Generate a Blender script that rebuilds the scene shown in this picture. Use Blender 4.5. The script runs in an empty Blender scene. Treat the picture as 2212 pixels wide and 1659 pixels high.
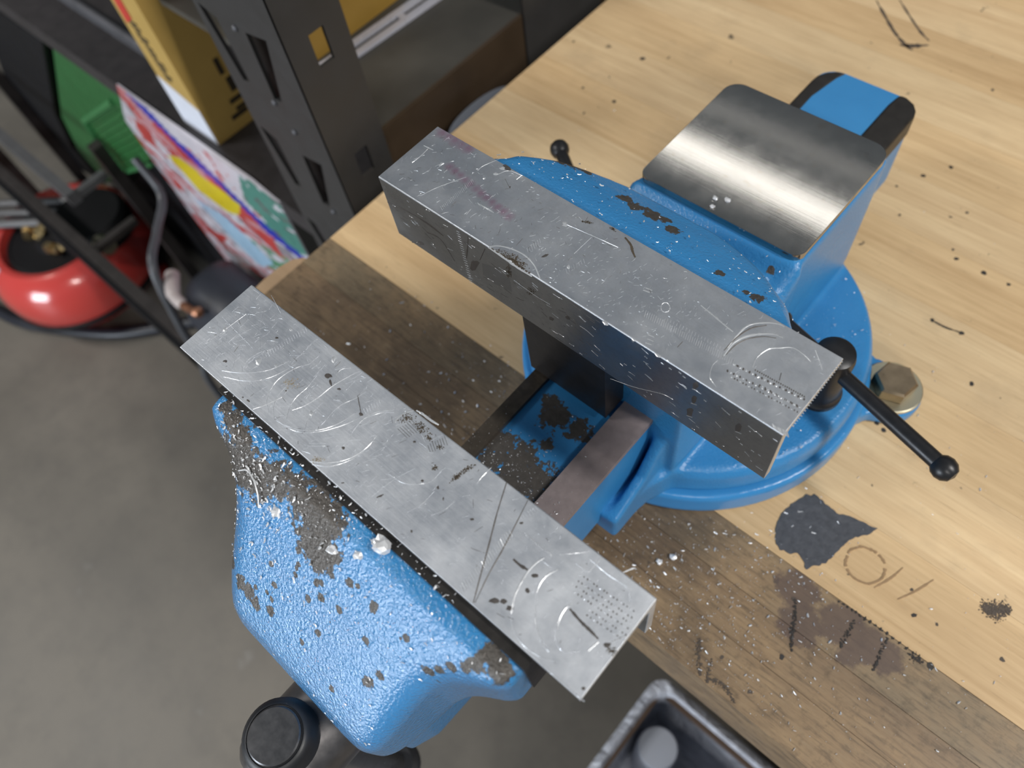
import bpy, bmesh, math, random
from mathutils import Vector, Matrix, noise
from mathutils.bvhtree import BVHTree

# ------------------------------------------------------------------ scene, camera, light
SC = bpy.context.scene
COL = SC.collection
BZ = 880.0                      # bench top above the floor, mm.  All lengths below are mm, z = 0 on the bench top


def W(x, y, z):
    return Vector((x / 1000.0, y / 1000.0, (z + BZ) / 1000.0))


def make_camera():
    f, a, b, c = 1644.036, 0.920, 0.526, -0.224
    f, a, b, c = CAM
    m = Matrix.Rotation(a, 3, 'Z') @ Matrix.Rotation(b, 3, 'X') @ Matrix.Rotation(c, 3, 'Z')
    cd = bpy.data.cameras.new('camera')
    cd.sensor_fit = 'HORIZONTAL'
    cd.sensor_width = 36.0
    cd.lens = f / 2212.0 * 36.0
    cd.clip_start = 0.02
    cd.clip_end = 60
    cd.dof.use_dof = True
    cd.dof.focus_distance = 0.305
    cd.dof.aperture_fstop = cd.lens / 3.0
    o = bpy.data.objects.new('camera', cd)
    COL.objects.link(o)
    o.matrix_world = Matrix.Translation(W(*CAMP)) @ m.to_4x4()
    SC.camera = o


CAM = (1644.036, 0.91954, 0.52576, -0.22352)
CAMP = (222.29, -123.45, 424.0)
make_camera()

SC.view_settings.view_transform = 'Standard'
SC.view_settings.look = 'None'
SC.view_settings.gamma = 1.0
SC.view_settings.use_curve_mapping = False
SC.view_settings.exposure = 0.12

world = bpy.data.worlds.new('workshop_air')
SC.world = world
world.use_nodes = True
world.node_tree.nodes['Background'].inputs[0].default_value = (0.80, 0.90, 1.0, 1)
world.node_tree.nodes['Background'].inputs[1].default_value = 0.16


def tube_light(name, x, y, z, lx, ly, power, col=(1.0, 0.97, 0.92), tilt=(0, 0, 0)):
    l = bpy.data.lights.new(name, 'AREA')
    l.shape = 'RECTANGLE'
    l.size = lx / 1000
    l.size_y = ly / 1000
    l.energy = power
    l.color = col
    o = bpy.data.objects.new(name, l)
    COL.objects.link(o)
    o.location = W(x, y, z)
    o.rotation_euler = tilt
    return o


tube_light('shop_light', -700, 1790, 1950, 2600, 110, 3.0)
tube_light('shop_light', -700, 2030, 1950, 2600, 26, 0.24)
tube_light('shop_light', 1900, 420, 1950, 1200, 200, 60)
tube_light('shop_light', -1900, -1500, 1950, 1200, 200, 50)
tube_light('shop_light', 1900, -1900, 1950, 1200, 200, 36)
# daylight through the open door at the front of the shop
tube_light('door_daylight', -650, -4300, 200, 1500, 1500, 120, (0.84, 0.92, 1.0), (math.radians(90), 0, 0))

# ------------------------------------------------------------------ helpers


class NT:
    """tiny node-tree builder"""

    def __init__(self, name):
        self.m = bpy.data.materials.new(name)
        self.m.use_nodes = True
        self.t = self.m.node_tree
        self.t.nodes.clear()
        self.out = self.t.nodes.new('ShaderNodeOutputMaterial')
        self.b = self.t.nodes.new('ShaderNodeBsdfPrincipled')
        self.t.links.new(self.b.outputs[0], self.out.inputs[0])
        self._tc = None

    def put(self, sock, v):
        if hasattr(v, 'is_linked') or isinstance(v, bpy.types.NodeSocket):
            self.t.links.new(v, sock)
        elif isinstance(v, (tuple, list)):
            if sock.type == 'RGBA' and len(v) == 3:
                v = (*v, 1)
            sock.default_value = v
        else:
            sock.default_value = v

    def set(self, **kw):
        for k, v in kw.items():
            self.put(self.b.inputs[k.replace('_', ' ')], v)

    def tc(self, out='Object'):
        if not self._tc:
            self._tc = self.t.nodes.new('ShaderNodeTexCoord')
        return self._tc.outputs[out]

    def scaled(self, s, off=None):
        n = self.t.nodes.new('ShaderNodeMapping')
        self.put(n.inputs[0], self.tc())
        n.inputs['Scale'].default_value = s
        if off is not None:
            self.put(n.inputs['Location'], off)
        return n.outputs[0]

    def noise(self, vec, scale, detail=3, rough=0.5, dist=0.0):
        n = self.t.nodes.new('ShaderNodeTexNoise')
        self.put(n.inputs['Vector'], vec)
        n.inputs['Scale'].default_value = scale
        n.inputs['Detail'].default_value = detail
        n.inputs['Roughness'].default_value = rough
        n.inputs['Distortion'].default_value = dist
        return n.outputs['Fac']

    def voronoi(self, vec, scale, feature='F1'):
        n = self.t.nodes.new('ShaderNodeTexVoronoi')
        n.feature = feature
        self.put(n.inputs['Vector'], vec)
        n.inputs['Scale'].default_value = scale
        return n.outputs['Distance']

    def ramp(self, fac, a, b, va=0.0, vb=1.0):
        n = self.t.nodes.new('ShaderNodeMapRange')
        n.clamp = True
        self.put(n.inputs[0], fac)
        for i, v in enumerate((a, b, va, vb)):
            n.inputs[1 + i].default_value = v
        return n.outputs[0]

    def math(self, op, a, b=0.0):
        n = self.t.nodes.new('ShaderNodeMath')
        n.operation = op
        self.put(n.inputs[0], a)
        self.put(n.inputs[1], b)
        return n.outputs[0]

    def mix(self, fac, a, b, mode='MIX'):
        n = self.t.nodes.new('ShaderNodeMix')
        n.data_type = 'RGBA'
        n.blend_type = mode
        self.put(n.inputs[0], fac)
        self.put(n.inputs[6], a)
        self.put(n.inputs[7], b)
        return n.outputs[2]

    def blobs(self, pts):
        """pts: (x,y,z,r) in object space metres -> 1 at a centre, 0 at r"""
        res = None
        for x, y, z, r in pts:
            d = self.t.nodes.new('ShaderNodeVectorMath')
            d.operation = 'DISTANCE'
            self.put(d.inputs[0], self.tc())
            d.inputs[1].default_value = (x, y, z)
            v = self.ramp(d.outputs['Value'], 0, r, 1, 0)
            res = v if res is None else self.math('MAXIMUM', res, v)
        return res

    def bump(self, h, strength=0.3, dist=0.001, normal=None):
        n = self.t.nodes.new('ShaderNodeBump')
        n.inputs['Strength'].default_value = strength
        n.inputs['Distance'].default_value = dist
        self.put(n.inputs['Height'], h)
        if normal is not None:
            self.put(n.inputs['Normal'], normal)
        self.put(self.b.inputs['Normal'], n.outputs[0])
        return n.outputs[0]


def plain(name, col, rough=0.5, metal=0.0, var=0.12, scale=60, bump=0.0, coat=0.0, spec=0.5):
    n = NT(name)
    f = n.noise(n.tc(), scale, 4, 0.6)
    lo = tuple(c * (1 - var) for c in col)
    hi = tuple(min(1, c * (1 + var)) for c in col)
    n.set(Base_Color=n.mix(f, lo, hi), Metallic=metal, Roughness=n.ramp(f, 0.3, 0.7, max(0.02, rough - .06), rough + .06))
    n.put(n.b.inputs['Coat Weight'], coat)
    n.put(n.b.inputs['Coat Roughness'], 0.12)
    n.put(n.b.inputs['Specular IOR Level'], spec)
    if bump:
        n.bump(f, bump, 0.001)
    return n.m


def tag(o, label=None, cat=None, group=None, kind=None):
    if label:
        o['label'] = label
    if cat:
        o['category'] = cat
    if group:
        o['group'] = group
    if kind:
        o['kind'] = kind
    return o


def empty(name, loc, label, cat, group=None):
    o = bpy.data.objects.new(name, None)
    o.empty_display_size = 0.02
    COL.objects.link(o)
    o.location = W(*loc)
    return tag(o, label, cat, group)


def root_loc(o):
    v = Vector((0, 0, 0))
    while o is not None:
        v += o.location
        o = o.parent
    return v


def obj(name, bm, mat, parent=None, smooth=35, at=None):
    """bm in bench mm; a top-level object gets its origin `at` (mm); parts sit at their thing's origin"""
    org = root_loc(parent) if parent is not None else (W(*at) if at is not None else Vector((0, 0, 0)))
    for v in bm.verts:
        v.co = W(*v.co) - org
    me = bpy.data.meshes.new(name)
    bm.to_mesh(me)
    bm.free()
    if smooth:
        me.polygons.foreach_set('use_smooth', [True] * len(me.polygons))
        me.set_sharp_from_angle(angle=math.radians(smooth))
    o = bpy.data.objects.new(name, me)
    if smooth and smooth <= 40:                         # big flats stay flat next to their small bevels
        wn = o.modifiers.new('wn', 'WEIGHTED_NORMAL')
        wn.weight = 100
        wn.keep_sharp = True
    if isinstance(mat, (list, tuple)):
        for m in mat:
            me.materials.append(m)
    else:
        me.materials.append(mat)
    COL.objects.link(o)
    if parent is not None:
        o.parent = parent
    elif at is not None:
        o.location = org
    return o


def BM():
    return bmesh.new()


def bevel_last(bm, verts, w, seg=2, ang=30):
    if w <= 0:
        return
    vs = set(verts)
    es = [e for e in bm.edges if e.verts[0] in vs and e.verts[1] in vs and len(e.link_faces) == 2
          and e.calc_face_angle(0) > math.radians(ang)]
    bmesh.ops.bevel(bm, geom=es, offset=w, segments=seg, profile=0.5, affect='EDGES', clamp_overlap=True)


def box(bm, x0, x1, y0, y1, z0, z1, bev=0, seg=2, mat=None):
    ps = [(x0, y0, z0), (x1, y0, z0), (x1, y1, z0), (x0, y1, z0), (x0, y0, z1), (x1, y0, z1), (x1, y1, z1), (x0, y1, z1)]
    vs = []
    for p in ps:
        p = Vector(p)
        if mat is not None:
            p = mat @ p
        vs.append(bm.verts.new(p))
    for f in ((0, 3, 2, 1), (4, 5, 6, 7), (0, 1, 5, 4), (1, 2, 6, 5), (2, 3, 7, 6), (3, 0, 4, 7)):
        bm.faces.new([vs[i] for i in f])
    bevel_last(bm, vs, bev, seg)
    return vs


def prism(bm, poly, axis, a0, a1, bev=0, seg=2, mat=None):
    """poly of 2-D points extruded along axis 0/1/2 from a0 to a1"""
    def P(q, a):
        p = [(a, q[0], q[1]), (q[0], a, q[1]), (q[0], q[1], a)][axis]
        p = Vector(p)
        return mat @ p if mat is not None else p
    lo = [bm.verts.new(P(q, a0)) for q in poly]
    hi = [bm.verts.new(P(q, a1)) for q in poly]
    n = len(poly)
    fs = [bm.faces.new(lo[::-1]), bm.faces.new(hi)]
    for i in range(n):
        fs.append(bm.faces.new((lo[i], lo[(i + 1) % n], hi[(i + 1) % n], hi[i])))
    bmesh.ops.recalc_face_normals(bm, faces=fs)
    bevel_last(bm, lo + hi, bev, seg)
    return lo + hi


def frame(axis):
    a = Vector(axis).normalized()
    t = Vector((0, 0, 1)) if abs(a.z) < 0.9 else Vector((1, 0, 0))
    u = a.cross(t).normalized()
    return a, u, a.cross(u).normalized()


def lathe(bm, prof, c, axis=(0, 0, 1), seg=32, phase=0.0):
    """prof: (r, h) list along axis; closed at both ends when r > 0"""
    a, u, v = frame(axis)
    c = Vector(c)
    rings = []
    for r, h in prof:
        if r <= 1e-6:
            rings.append([bm.verts.new(c + a * h)])
        else:
            rings.append([bm.verts.new(c + a * h + (u * math.cos(t) + v * math.sin(t)) * r)
                          for t in [phase + 2 * math.pi * i / seg for i in range(seg)]])
    fs = []
    for k in range(len(rings) - 1):
        A, B = rings[k], rings[k + 1]
        for i in range(seg):
            j = (i + 1) % seg
            if len(A) == 1 and len(B) == 1:
                continue
            if len(A) == 1:
                fs.append(bm.faces.new((A[0], B[i], B[j])))
            elif len(B) == 1:
                fs.append(bm.faces.new((A[i], B[0], A[j])))
            else:
                fs.append(bm.faces.new((A[i], B[i], B[j], A[j])))
    for R in (rings[0], rings[-1]):
        if len(R) > 1:
            fs.append(bm.faces.new(R))
    bmesh.ops.recalc_face_normals(bm, faces=fs)


def tube(bm, pts, r, seg=10, caps=True):
    pts = [Vector(p) for p in pts]
    rr = r if isinstance(r, (list, tuple)) else [r] * len(pts)
    prev = None
    rings = []
    for i, p in enumerate(pts):
        d = (pts[min(i + 1, len(pts) - 1)] - pts[max(i - 1, 0)]).normalized()
        if prev is None:
            _, u, v = frame(d)
        else:
            u = (prev - d * prev.dot(d)).normalized()
            v = d.cross(u)
        prev = u
        rings.append([bm.verts.new(p + (u * math.cos(2 * math.pi * k / seg) + v * math.sin(2 * math.pi * k / seg)) * rr[i]) for k in range(seg)])
    fs = []
    for A, B in zip(rings, rings[1:]):
        for i in range(seg):
            j = (i + 1) % seg
            fs.append(bm.faces.new((A[i], A[j], B[j], B[i])))
    if caps:
        fs.append(bm.faces.new(rings[0][::-1]))
        fs.append(bm.faces.new(rings[-1]))
    bmesh.ops.recalc_face_normals(bm, faces=fs)


def smooth_path(pts, n=8):
    """Catmull-Rom"""
    P = [Vector(p) for p in pts]
    P = [P[0] * 2 - P[1]] + P + [P[-1] * 2 - P[-2]]
    out = []
    for i in range(1, len(P) - 2):
        a, b, c, d = P[i - 1:i + 3]
        for k in range(n):
            t = k / n
            out.append(0.5 * ((2 * b) + (c - a) * t + (2 * a - 5 * b + 4 * c - d) * t * t + (3 * b - a - 3 * c + d) * t ** 3))
    out.append(P[-2])
    return out


def loft(bm, rings):
    R = [[bm.verts.new(p) for p in r] for r in rings]
    n = len(R[0])
    fs = []
    for A, B in zip(R, R[1:]):
        for i in range(n):
            j = (i + 1) % n
            fs.append(bm.faces.new((A[i], A[j], B[j], B[i])))
    fs.append(bm.faces.new(R[0][::-1]))
    fs.append(bm.faces.new(R[-1]))
    bmesh.ops.recalc_face_normals(bm, faces=fs)


def rrect(x0, x1, z0, z1, r, n=5):
    """rounded rectangle outline, r = (bl, br, tr, tl)"""
    if not isinstance(r, (tuple, list)):
        r = (r,) * 4
    pts = []
    for (cx, cz, a, q) in ((x0, z0, 180, r[0]), (x1, z0, 270, r[1]), (x1, z1, 0, r[2]), (x0, z1, 90, r[3])):
        q = max(q, 0.01)
        ox = cx + (q if cx == x0 else -q)
        oz = cz + (q if cz == z0 else -q)
        for k in range(n + 1):
            t = math.radians(a + 90 * k / n)
            pts.append((ox + q * math.cos(t), oz + q * math.sin(t)))
    return pts


def plate_holes(bm, outer, holes, axis, a0, a1):
    """flat plate with holes cut right through it"""
    def P(q, a):
        return Vector([(a, q[0], q[1]), (q[0], a, q[1]), (q[0], q[1], a)][axis])
    t = bmesh.new()
    es = []
    for loop in [outer] + holes:
        vs = [t.verts.new(P(q, a0)) for q in loop]
        for i in range(len(vs)):
            es.append(t.edges.new((vs[i], vs[(i + 1) % len(vs)])))
    bmesh.ops.triangle_fill(t, use_beauty=True, use_dissolve=False, edges=es)
    d = P((0, 0), a1) - P((0, 0), a0)
    r = bmesh.ops.extrude_face_region(t, geom=t.faces[:])
    bmesh.ops.translate(t, vec=d, verts=[g for g in r['geom'] if isinstance(g, bmesh.types.BMVert)])
    bmesh.ops.recalc_face_normals(t, faces=t.faces[:])
    me = bpy.data.meshes.new('tmp')
    t.to_mesh(me)
    t.free()
    bm.from_mesh(me)
    bpy.data.meshes.remove(me)


def cast_iron(name, bm, mat, parent, voxel=1.5, it=6, fac=0.5):
    """fuse the solids in bm into one skin with soft cast fillets"""
    o = obj(name, bm, mat, parent, smooth=0)
    m = o.modifiers.new('r', 'REMESH')
    m.mode = 'VOXEL'
    m.voxel_size = voxel / 1000
    m.adaptivity = 0
    s = o.modifiers.new('s', 'SMOOTH')
    s.factor = fac
    s.iterations = it
    dg = bpy.context.evaluated_depsgraph_get()
    me = bpy.data.meshes.new_from_object(o.evaluated_get(dg))
    o.modifiers.clear()
    old = o.data
    o.data = me
    bpy.data.meshes.remove(old)
    me.name = name
    me.polygons.foreach_set('use_smooth', [True] * len(me.polygons))
    return o


def rnd(a, b):
    return random.uniform(a, b)


random.seed(7)
#%%MATERIALS
# ------------------------------------------------------------------ materials
VX, VY = 102.5, 111.0           # vise centre on the bench


def vl(x, y, z, r):             # bench mm -> vise object space
    return ((x - VX) / 1000, (y - VY) / 1000, z / 1000, r / 1000)


def paint(name, chips=(), fine=0.735, gloss=0.22, bumpk=0.35, chipcol=(0.085, 0.077, 0.07), coat=0.0):
    n = NT(name)
    v = n.tc()
    big = n.noise(v, 30, 3, 0.6)
    lump = n.noise(v, 760, 3, 0.55)
    fineN = n.noise(v, 330, 5, 0.65)
    edge = n.noise(v, 260, 6, 0.7)
    col = n.mix(big, (0.028, 0.190, 0.445), (0.043, 0.250, 0.545))
    spots = n.ramp(n.noise(v, 120, 5, 0.62), fine, fine + 0.02)
    mask = spots
    if chips:
        bl = n.blobs([vl(*c) for c in chips])
        e = n.math('ADD', bl, n.math('MULTIPLY', n.math('SUBTRACT', edge, 0.5), 1.9))
        mask = n.math('MAXIMUM', spots, n.ramp(e, 0.42, 0.47))
    iron = n.mix(fineN, tuple(c * .6 for c in chipcol), tuple(c * 1.7 for c in chipcol))
    n.set(Base_Color=n.mix(mask, col, iron), Roughness=n.math('ADD', n.math('MULTIPLY', mask, 0.25), gloss),
          Metallic=n.math('MULTIPLY', mask, 0.55))
    n.put(n.b.inputs['Specular IOR Level'], 0.5)
    n.put(n.b.inputs['Coat Weight'], n.math('MULTIPLY', n.math('SUBTRACT', 1.0, mask), coat))
    n.put(n.b.inputs['Coat Roughness'], 0.10)
    h = n.math('SUBTRACT', n.math('ADD', n.math('MULTIPLY', lump, 1.0), n.math('MULTIPLY', fineN, n.math('ADD', n.math('MULTIPLY', mask, 0.9), 0.15))), n.math('MULTIPLY', mask, 0.35))
    bn = n.bump(h, bumpk, 0.0012)
    n.put(n.b.inputs['Coat Normal'], bn)
    return n.m


def alu(name, base=0.60, rough=0.36, pink=(), dirt=(), brush=(35, 900, 900)):
    n = NT(name)
    v = n.tc()
    br = n.noise(n.scaled(brush), 1.0, 4, 0.6)
    big = n.noise(v, 45, 4, 0.6)
    mott = n.noise(v, 260, 5, 0.7)
    c = n.mix(n.ramp(big, 0.3, 0.7), (base * .84, base * .88, base * .95), (base * 1.02, base * 1.05, base * 1.10))
    c = n.mix(n.math('MULTIPLY', n.ramp(mott, 0.45, 0.75), 0.35), c, (base * .55, base * .56, base * .58))
    rg = n.math('ADD', n.ramp(big, 0.3, 0.7, rough - 0.06, rough + 0.08), n.ramp(mott, 0.4, 0.7, 0, 0.08))
    if pink:
        b = n.blobs(pink)
        e = n.ramp(n.math('ADD', b, n.math('MULTIPLY', n.math('SUBTRACT', mott, 0.5), 0.8)), 0.15, 0.9)
        c = n.mix(n.math('MULTIPLY', e, 0.55), c, (0.52, 0.20, 0.36))
    if dirt:
        b = n.blobs(dirt)
        e = n.ramp(n.math('ADD', b, n.math('MULTIPLY', n.math('SUBTRACT', n.noise(v, 500, 6, .75), 0.5), 2.2)), 0.45, 0.62)
        c = n.mix(n.math('MULTIPLY', e, 0.8), c, (0.11, 0.085, 0.06))
        rg = n.math('ADD', rg, n.math('MULTIPLY', e, 0.2))
    n.set(Base_Color=c, Metallic=1.0, Roughness=rg)
    n.bump(n.math('ADD', n.math('MULTIPLY', br, 0.6), n.math('MULTIPLY', mott, 0.8)), 0.16, 0.0006)
    return n.m


def wood(name, dark, light, oil=None, gr=1.0):
    n = NT(name)
    oi = n.t.nodes.new('ShaderNodeObjectInfo')
    off = n.t.nodes.new('ShaderNodeCombineXYZ')
    n.put(off.inputs[0], n.math('MULTIPLY', oi.outputs['Random'], 37.0))
    n.put(off.inputs[1], n.math('MULTIPLY', oi.outputs['Random'], 91.0))
    off = off.outputs[0]
    g1 = n.noise(n.scaled((5, 70, 20), off), 1.0, 6, 0.62, 0.6)
    g2 = n.noise(n.scaled((14, 420, 60), off), 1.0, 3, 0.6)
    blot = n.noise(n.scaled((9, 22, 10), off), 1.0, 4, 0.6)
    pores = n.noise(n.scaled((60, 900, 300), off), 1.0, 2, 0.5)
    f = n.math('ADD', n.math('MULTIPLY', g1, 0.62), n.math('MULTIPLY', g2, 0.38))
    c = n.mix(n.ramp(f, 0.32, 0.66), dark, light)
    c = n.mix(n.math('MULTIPLY', n.ramp(pores, 0.60, 0.74), 0.30 * gr), c, tuple(x * 0.55 for x in dark))
    c = n.mix(n.math('MULTIPLY', n.ramp(blot, 0.50, 0.75), 0.35), c, tuple(x * 0.80 for x in dark))
    grime = n.noise(n.tc(), 16, 5, 0.65)
    speck = n.noise(n.tc(), 75, 3, 0.5)
    dent = n.noise(n.tc(), 190, 4, 0.6)
    c = n.mix(n.math('MULTIPLY', n.ramp(grime, 0.56, 0.76), 0.25), c, (0.20, 0.155, 0.11))
    c = n.mix(n.math('MULTIPLY', n.ramp(speck, 0.715, 0.735), 0.8), c, (0.06, 0.048, 0.038))
    c = n.mix(n.math('MULTIPLY', n.ramp(dent, 0.70, 0.76), 0.55), c, (0.17, 0.13, 0.095))
    rough = 0.5
    if oil:
        o1 = n.noise(n.tc(), 14, 6, 0.68)
        o2 = n.noise(n.tc(), 160, 5, 0.7)
        c = n.mix(n.ramp(o1, 0.36, 0.66), c, oil)
        c = n.mix(n.math('MULTIPLY', n.ramp(o2, 0.52, 0.7), 0.55), c, tuple(x * 0.42 for x in oil))
        soak = n.blobs([((-20 - 400) / 1000, (-8 - 300) / 1000, 0.88, 0.125), ((150 - 400) / 1000, (0 - 300) / 1000, 0.88, 0.09)])
        soak = n.ramp(n.math('ADD', soak, n.math('MULTIPLY', n.math('SUBTRACT', o1, 0.5), 1.6)), 0.2, 0.8)
        c = n.mix(n.math('MULTIPLY', soak, 0.6), c, (0.052, 0.036, 0.024))
        fib = n.noise(n.scaled((60, 520, 200), off), 1.0, 4, 0.7)
        c = n.mix(n.math('MULTIPLY', n.ramp(fib, 0.50, 0.68), 0.55), c, (0.060, 0.045, 0.032))
        c = n.mix(n.math('MULTIPLY', n.ramp(fib, 0.46, 0.32), 0.30), c, (0.30, 0.235, 0.15))
        vio = n.blobs([((x - 400) / 1000, (y - 300) / 1000, 0.88, r / 1000) for x, y, r in ((232, 26, 17), (243, 12, 17), (258, 24, 17), (274, 24, 16), (283, 24, 13), (270, 14, 10))])
        vio = n.ramp(n.math('ADD', vio, n.math('MULTIPLY', n.math('SUBTRACT', o2, 0.5), 1.0)), 0.22, 0.42)
        c = n.mix(n.math('MULTIPLY', vio, 0.75), c, (0.098, 0.066, 0.058))
        rough = n.ramp(o1, 0.3, 0.7, 0.55, 0.36)
    n.set(Base_Color=c, Roughness=rough)
    n.bump(n.math('ADD', n.math('MULTIPLY', g2, 0.6), n.math('MULTIPLY', pores, 0.5)), 0.12, 0.0006)
    return n.m


def concrete():
    n = NT('concrete')
    v = n.tc()
    a = n.noise(v, 2.2, 6, 0.62)
    b = n.noise(v, 14, 5, 0.7)
    c = n.noise(v, 7, 4, 0.6)
    col = n.mix(n.ramp(a, 0.3, 0.7), (0.104, 0.094, 0.079), (0.176, 0.159, 0.134))
    col = n.mix(n.math('MULTIPLY', n.ramp(b, 0.45, 0.8), 0.5), col, (0.075, 0.070, 0.063))
    col = n.mix(n.math('MULTIPLY', n.ramp(c, 0.66, 0.74), 0.5), col, (0.27, 0.26, 0.25))
    n.set(Base_Color=col, Roughness=n.ramp(a, 0.3, 0.7, 0.45, 0.62))
    n.bump(b, 0.1, 0.002)
    return n.m


def milled():
    """ground steel of the anvil face: fine grooves across X"""
    n = NT('milled_steel')
    v = n.tc()
    g = n.noise(n.scaled((14, 2600, 300)), 1.0, 2, 0.5)
    m = n.noise(v, 90, 5, 0.65)
    rust = n.noise(v, 160, 5, 0.7)
    c = n.mix(m, (0.33, 0.32, 0.30), (0.43, 0.42, 0.40))
    c = n.mix(n.math('MULTIPLY', n.ramp(rust, 0.58, 0.75), 0.30), c, (0.30, 0.24, 0.16))
    n.set(Base_Color=c, Metallic=1.0, Roughness=n.ramp(m, 0.3, 0.7, 0.07, 0.095))
    n.bump(g, 0.012, 0.0003)
    return n.m


def print_mat(name, bands, scale=(9, 9, 9), rough=0.45):
    """coloured print: patches of flat ink on white film"""
    n = NT(name)
    c = None
    prev = (0.72, 0.70, 0.75)
    for i, (colr, sc, th, off) in enumerate(bands):
        f = n.ramp(n.noise(n.scaled(sc, off), 1.0, 2, 0.4), th, th + 0.03)
        c = n.mix(f, prev if c is None else c, colr)
    n.set(Base_Color=c, Roughness=rough)
    n.put(n.b.inputs['Coat Weight'], 0.3)
    return n.m


#%%CHIPS
CHIP_FRONT = [(44.2, -124.6, 175.2, 16.1), (53.3, -124.2, 176.8, 18.1), (61.5, -123.7, 177.3, 16.9), (70, -119.9, 181, 12.9), (46.9, -118.2, 182.5, 10.1), (38.8, -114.6, 183.8, 6.4), (32.7, -113.2, 183.9, 5.2), (82.9, -119.6, 181.3, 13.3), (88.6, -117.1, 183.3, 15.3), (93.2, -119.9, 181.1, 19.3), (94.5, -125.9, 175.1, 16.9), (98.8, -128.7, 172.2, 11.3), (103.5, -124.4, 176.6, 8.1), (78.2, -116.8, 183.4, 8.9), (57.6, -153.2, 140.8, 5.2), (65.9, -156.3, 140, 6.4), (71.9, -156.4, 140, 7.2), (76.1, -157.2, 138.9, 5.6), (84.6, -155.3, 141.3, 4), (169.1, -114, 183.9, 7.2), (173.7, -115.3, 183.7, 8.9), (167.2, -117.3, 183.2, 4.8), (153.6, -130.3, 168.7, 3.6), (157.1, -127.5, 172, 3.6), (160.5, -124.6, 175.7, 4), (164.4, -121.5, 179.4, 4.4), (166.7, -119.2, 181.6, 4.4), (126.3, -128, 172.9, 3.6), (128.5, -137.7, 162.1, 3.2), (135.4, -147.3, 150.8, 4.8), (138.5, -142.7, 156.3, 3.2), (51, -141, 163, 4.5), (53, -147, 152, 4.5), (40, -122, 175, 7), (46, -131, 168, 6)]
CHIP_REAR = [(85.1, 62.5, 174.9, 5.6), (92.4, 60.9, 175.8, 6.4), (100.3, 61.7, 175.3, 7.2), (105.3, 63.1, 174.5, 5.6), (112.6, 59.1, 176.8, 6.4), (96.7, 63.4, 174.4, 3.6), (141.6, 48.1, 182.1, 3.6), (160, 46.3, 182.8, 4.4), (154.3, 45.9, 183, 2.8), (139.6, 106.4, 121.5, 3.6), (48, 63.5, 173, 6), (54, 65.5, 172, 6.5), (60, 67.5, 171.5, 5)]
CHIP_SLIDE = [(83.7, -33.6, 85, 15.9), (97.4, -35.3, 85, 19.9), (109, -38.3, 85, 19.9), (98.7, -43.5, 85, 15.9), (86, -41.3, 85, 11.5), (101.6, -19.3, 85, 6.2), (95.3, -4.8, 85, 13.3), (109.2, -3.6, 85, 11.5), (88.4, -0.2, 85, 8.9)]
PROF = [(-117, 183.6), (-120, 181), (-124, 177), (-128, 173), (-133, 167.5), (-140, 159.5), (-148, 150), (-156, 140.5), (-162, 132.5)]
random.seed(33)
for _ in range(20):
    y = rnd(-119, -150) if _ < 15 else rnd(-150, -160)
    i = max(k for k in range(len(PROF) - 1) if PROF[k][0] >= y)
    (ya, za), (yb, zb) = PROF[i], PROF[i + 1]
    CHIP_FRONT.append((rnd(100, 165) if y > -135 else rnd(70, 140), y, za + (zb - za) * (y - ya) / (yb - ya), rnd(1.6, 3.2)))
M_paint_front = paint('worn_blue_paint', CHIP_FRONT, fine=0.68, gloss=0.14, bumpk=0.55, coat=0.9)
M_paint_rear = paint('blue_paint', CHIP_REAR, fine=0.76, gloss=0.24, bumpk=0.35)
M_paint_base = paint('blue_paint_base', [], fine=0.80, gloss=0.25, bumpk=0.16)
M_steel_dark = plain('dark_steel', (0.050, 0.046, 0.043), 0.42, 0.7, 0.35, 160, 0.1)
M_black_oxide = plain('black_oxide_steel', (0.022, 0.022, 0.024), 0.36, 0.4, 0.3, 140, 0.08)
M_black_rubber = plain('black_rubber', (0.012, 0.013, 0.016), 0.5, 0, 0.3, 90)
M_spindle = plain('blued_steel', (0.20, 0.19, 0.19), 0.34, 0.9, 0.25, 120)
M_cap = plain('steel_cap', (0.11, 0.11, 0.115), 0.33, 0.8, 0.2, 200)
M_rail = plain('rubbed_iron_rail', (0.30, 0.25, 0.25), 0.45, 0.35, 0.22, 220, 0.12)
M_rail_oil = plain('oily_iron_rail', (0.085, 0.070, 0.055), 0.38, 0.6, 0.4, 300, 0.2)
M_slide_side = paint('rubbed_blue_paint', CHIP_SLIDE, fine=0.74, gloss=0.30, bumpk=0.12)
M_milled = milled()
M_zinc = plain('yellow_zinc', (0.60, 0.56, 0.42), 0.34, 1.0, 0.08, 60)
M_bolt = plain('brown_bolt_steel', (0.36, 0.28, 0.19), 0.33, 1.0, 0.5, 130, 0.1)
M_shave = plain('bright_aluminium_chip', (0.86, 0.87, 0.89), 0.35, 0.55, 0.05, 100)
M_bright = plain('burnished_aluminium', (0.80, 0.82, 0.85), 0.30, 0.72, 0.04, 100)
M_groove = plain('dirty_groove', (0.11, 0.10, 0.095), 0.5, 0.5, 0.4, 300)
M_grime = plain('brown_grime', (0.075, 0.058, 0.04), 0.6, 0.1, 0.5, 300, 0.3)
LW = [((0.56, 0.375, 0.195), (0.76, 0.555, 0.315)), ((0.58, 0.395, 0.215), (0.78, 0.585, 0.345)),
      ((0.54, 0.355, 0.18), (0.74, 0.53, 0.295)), ((0.59, 0.41, 0.225), (0.79, 0.60, 0.36))]
M_wood = [wood('rubberwood', *c) for c in LW]
M_wood_oily = [wood('oily_rubberwood', (0.24, 0.155, 0.085), (0.37, 0.25, 0.135), oil=o) for o in
               ((0.20, 0.138, 0.084), (0.205, 0.14, 0.086), (0.215, 0.165, 0.105))]
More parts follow.
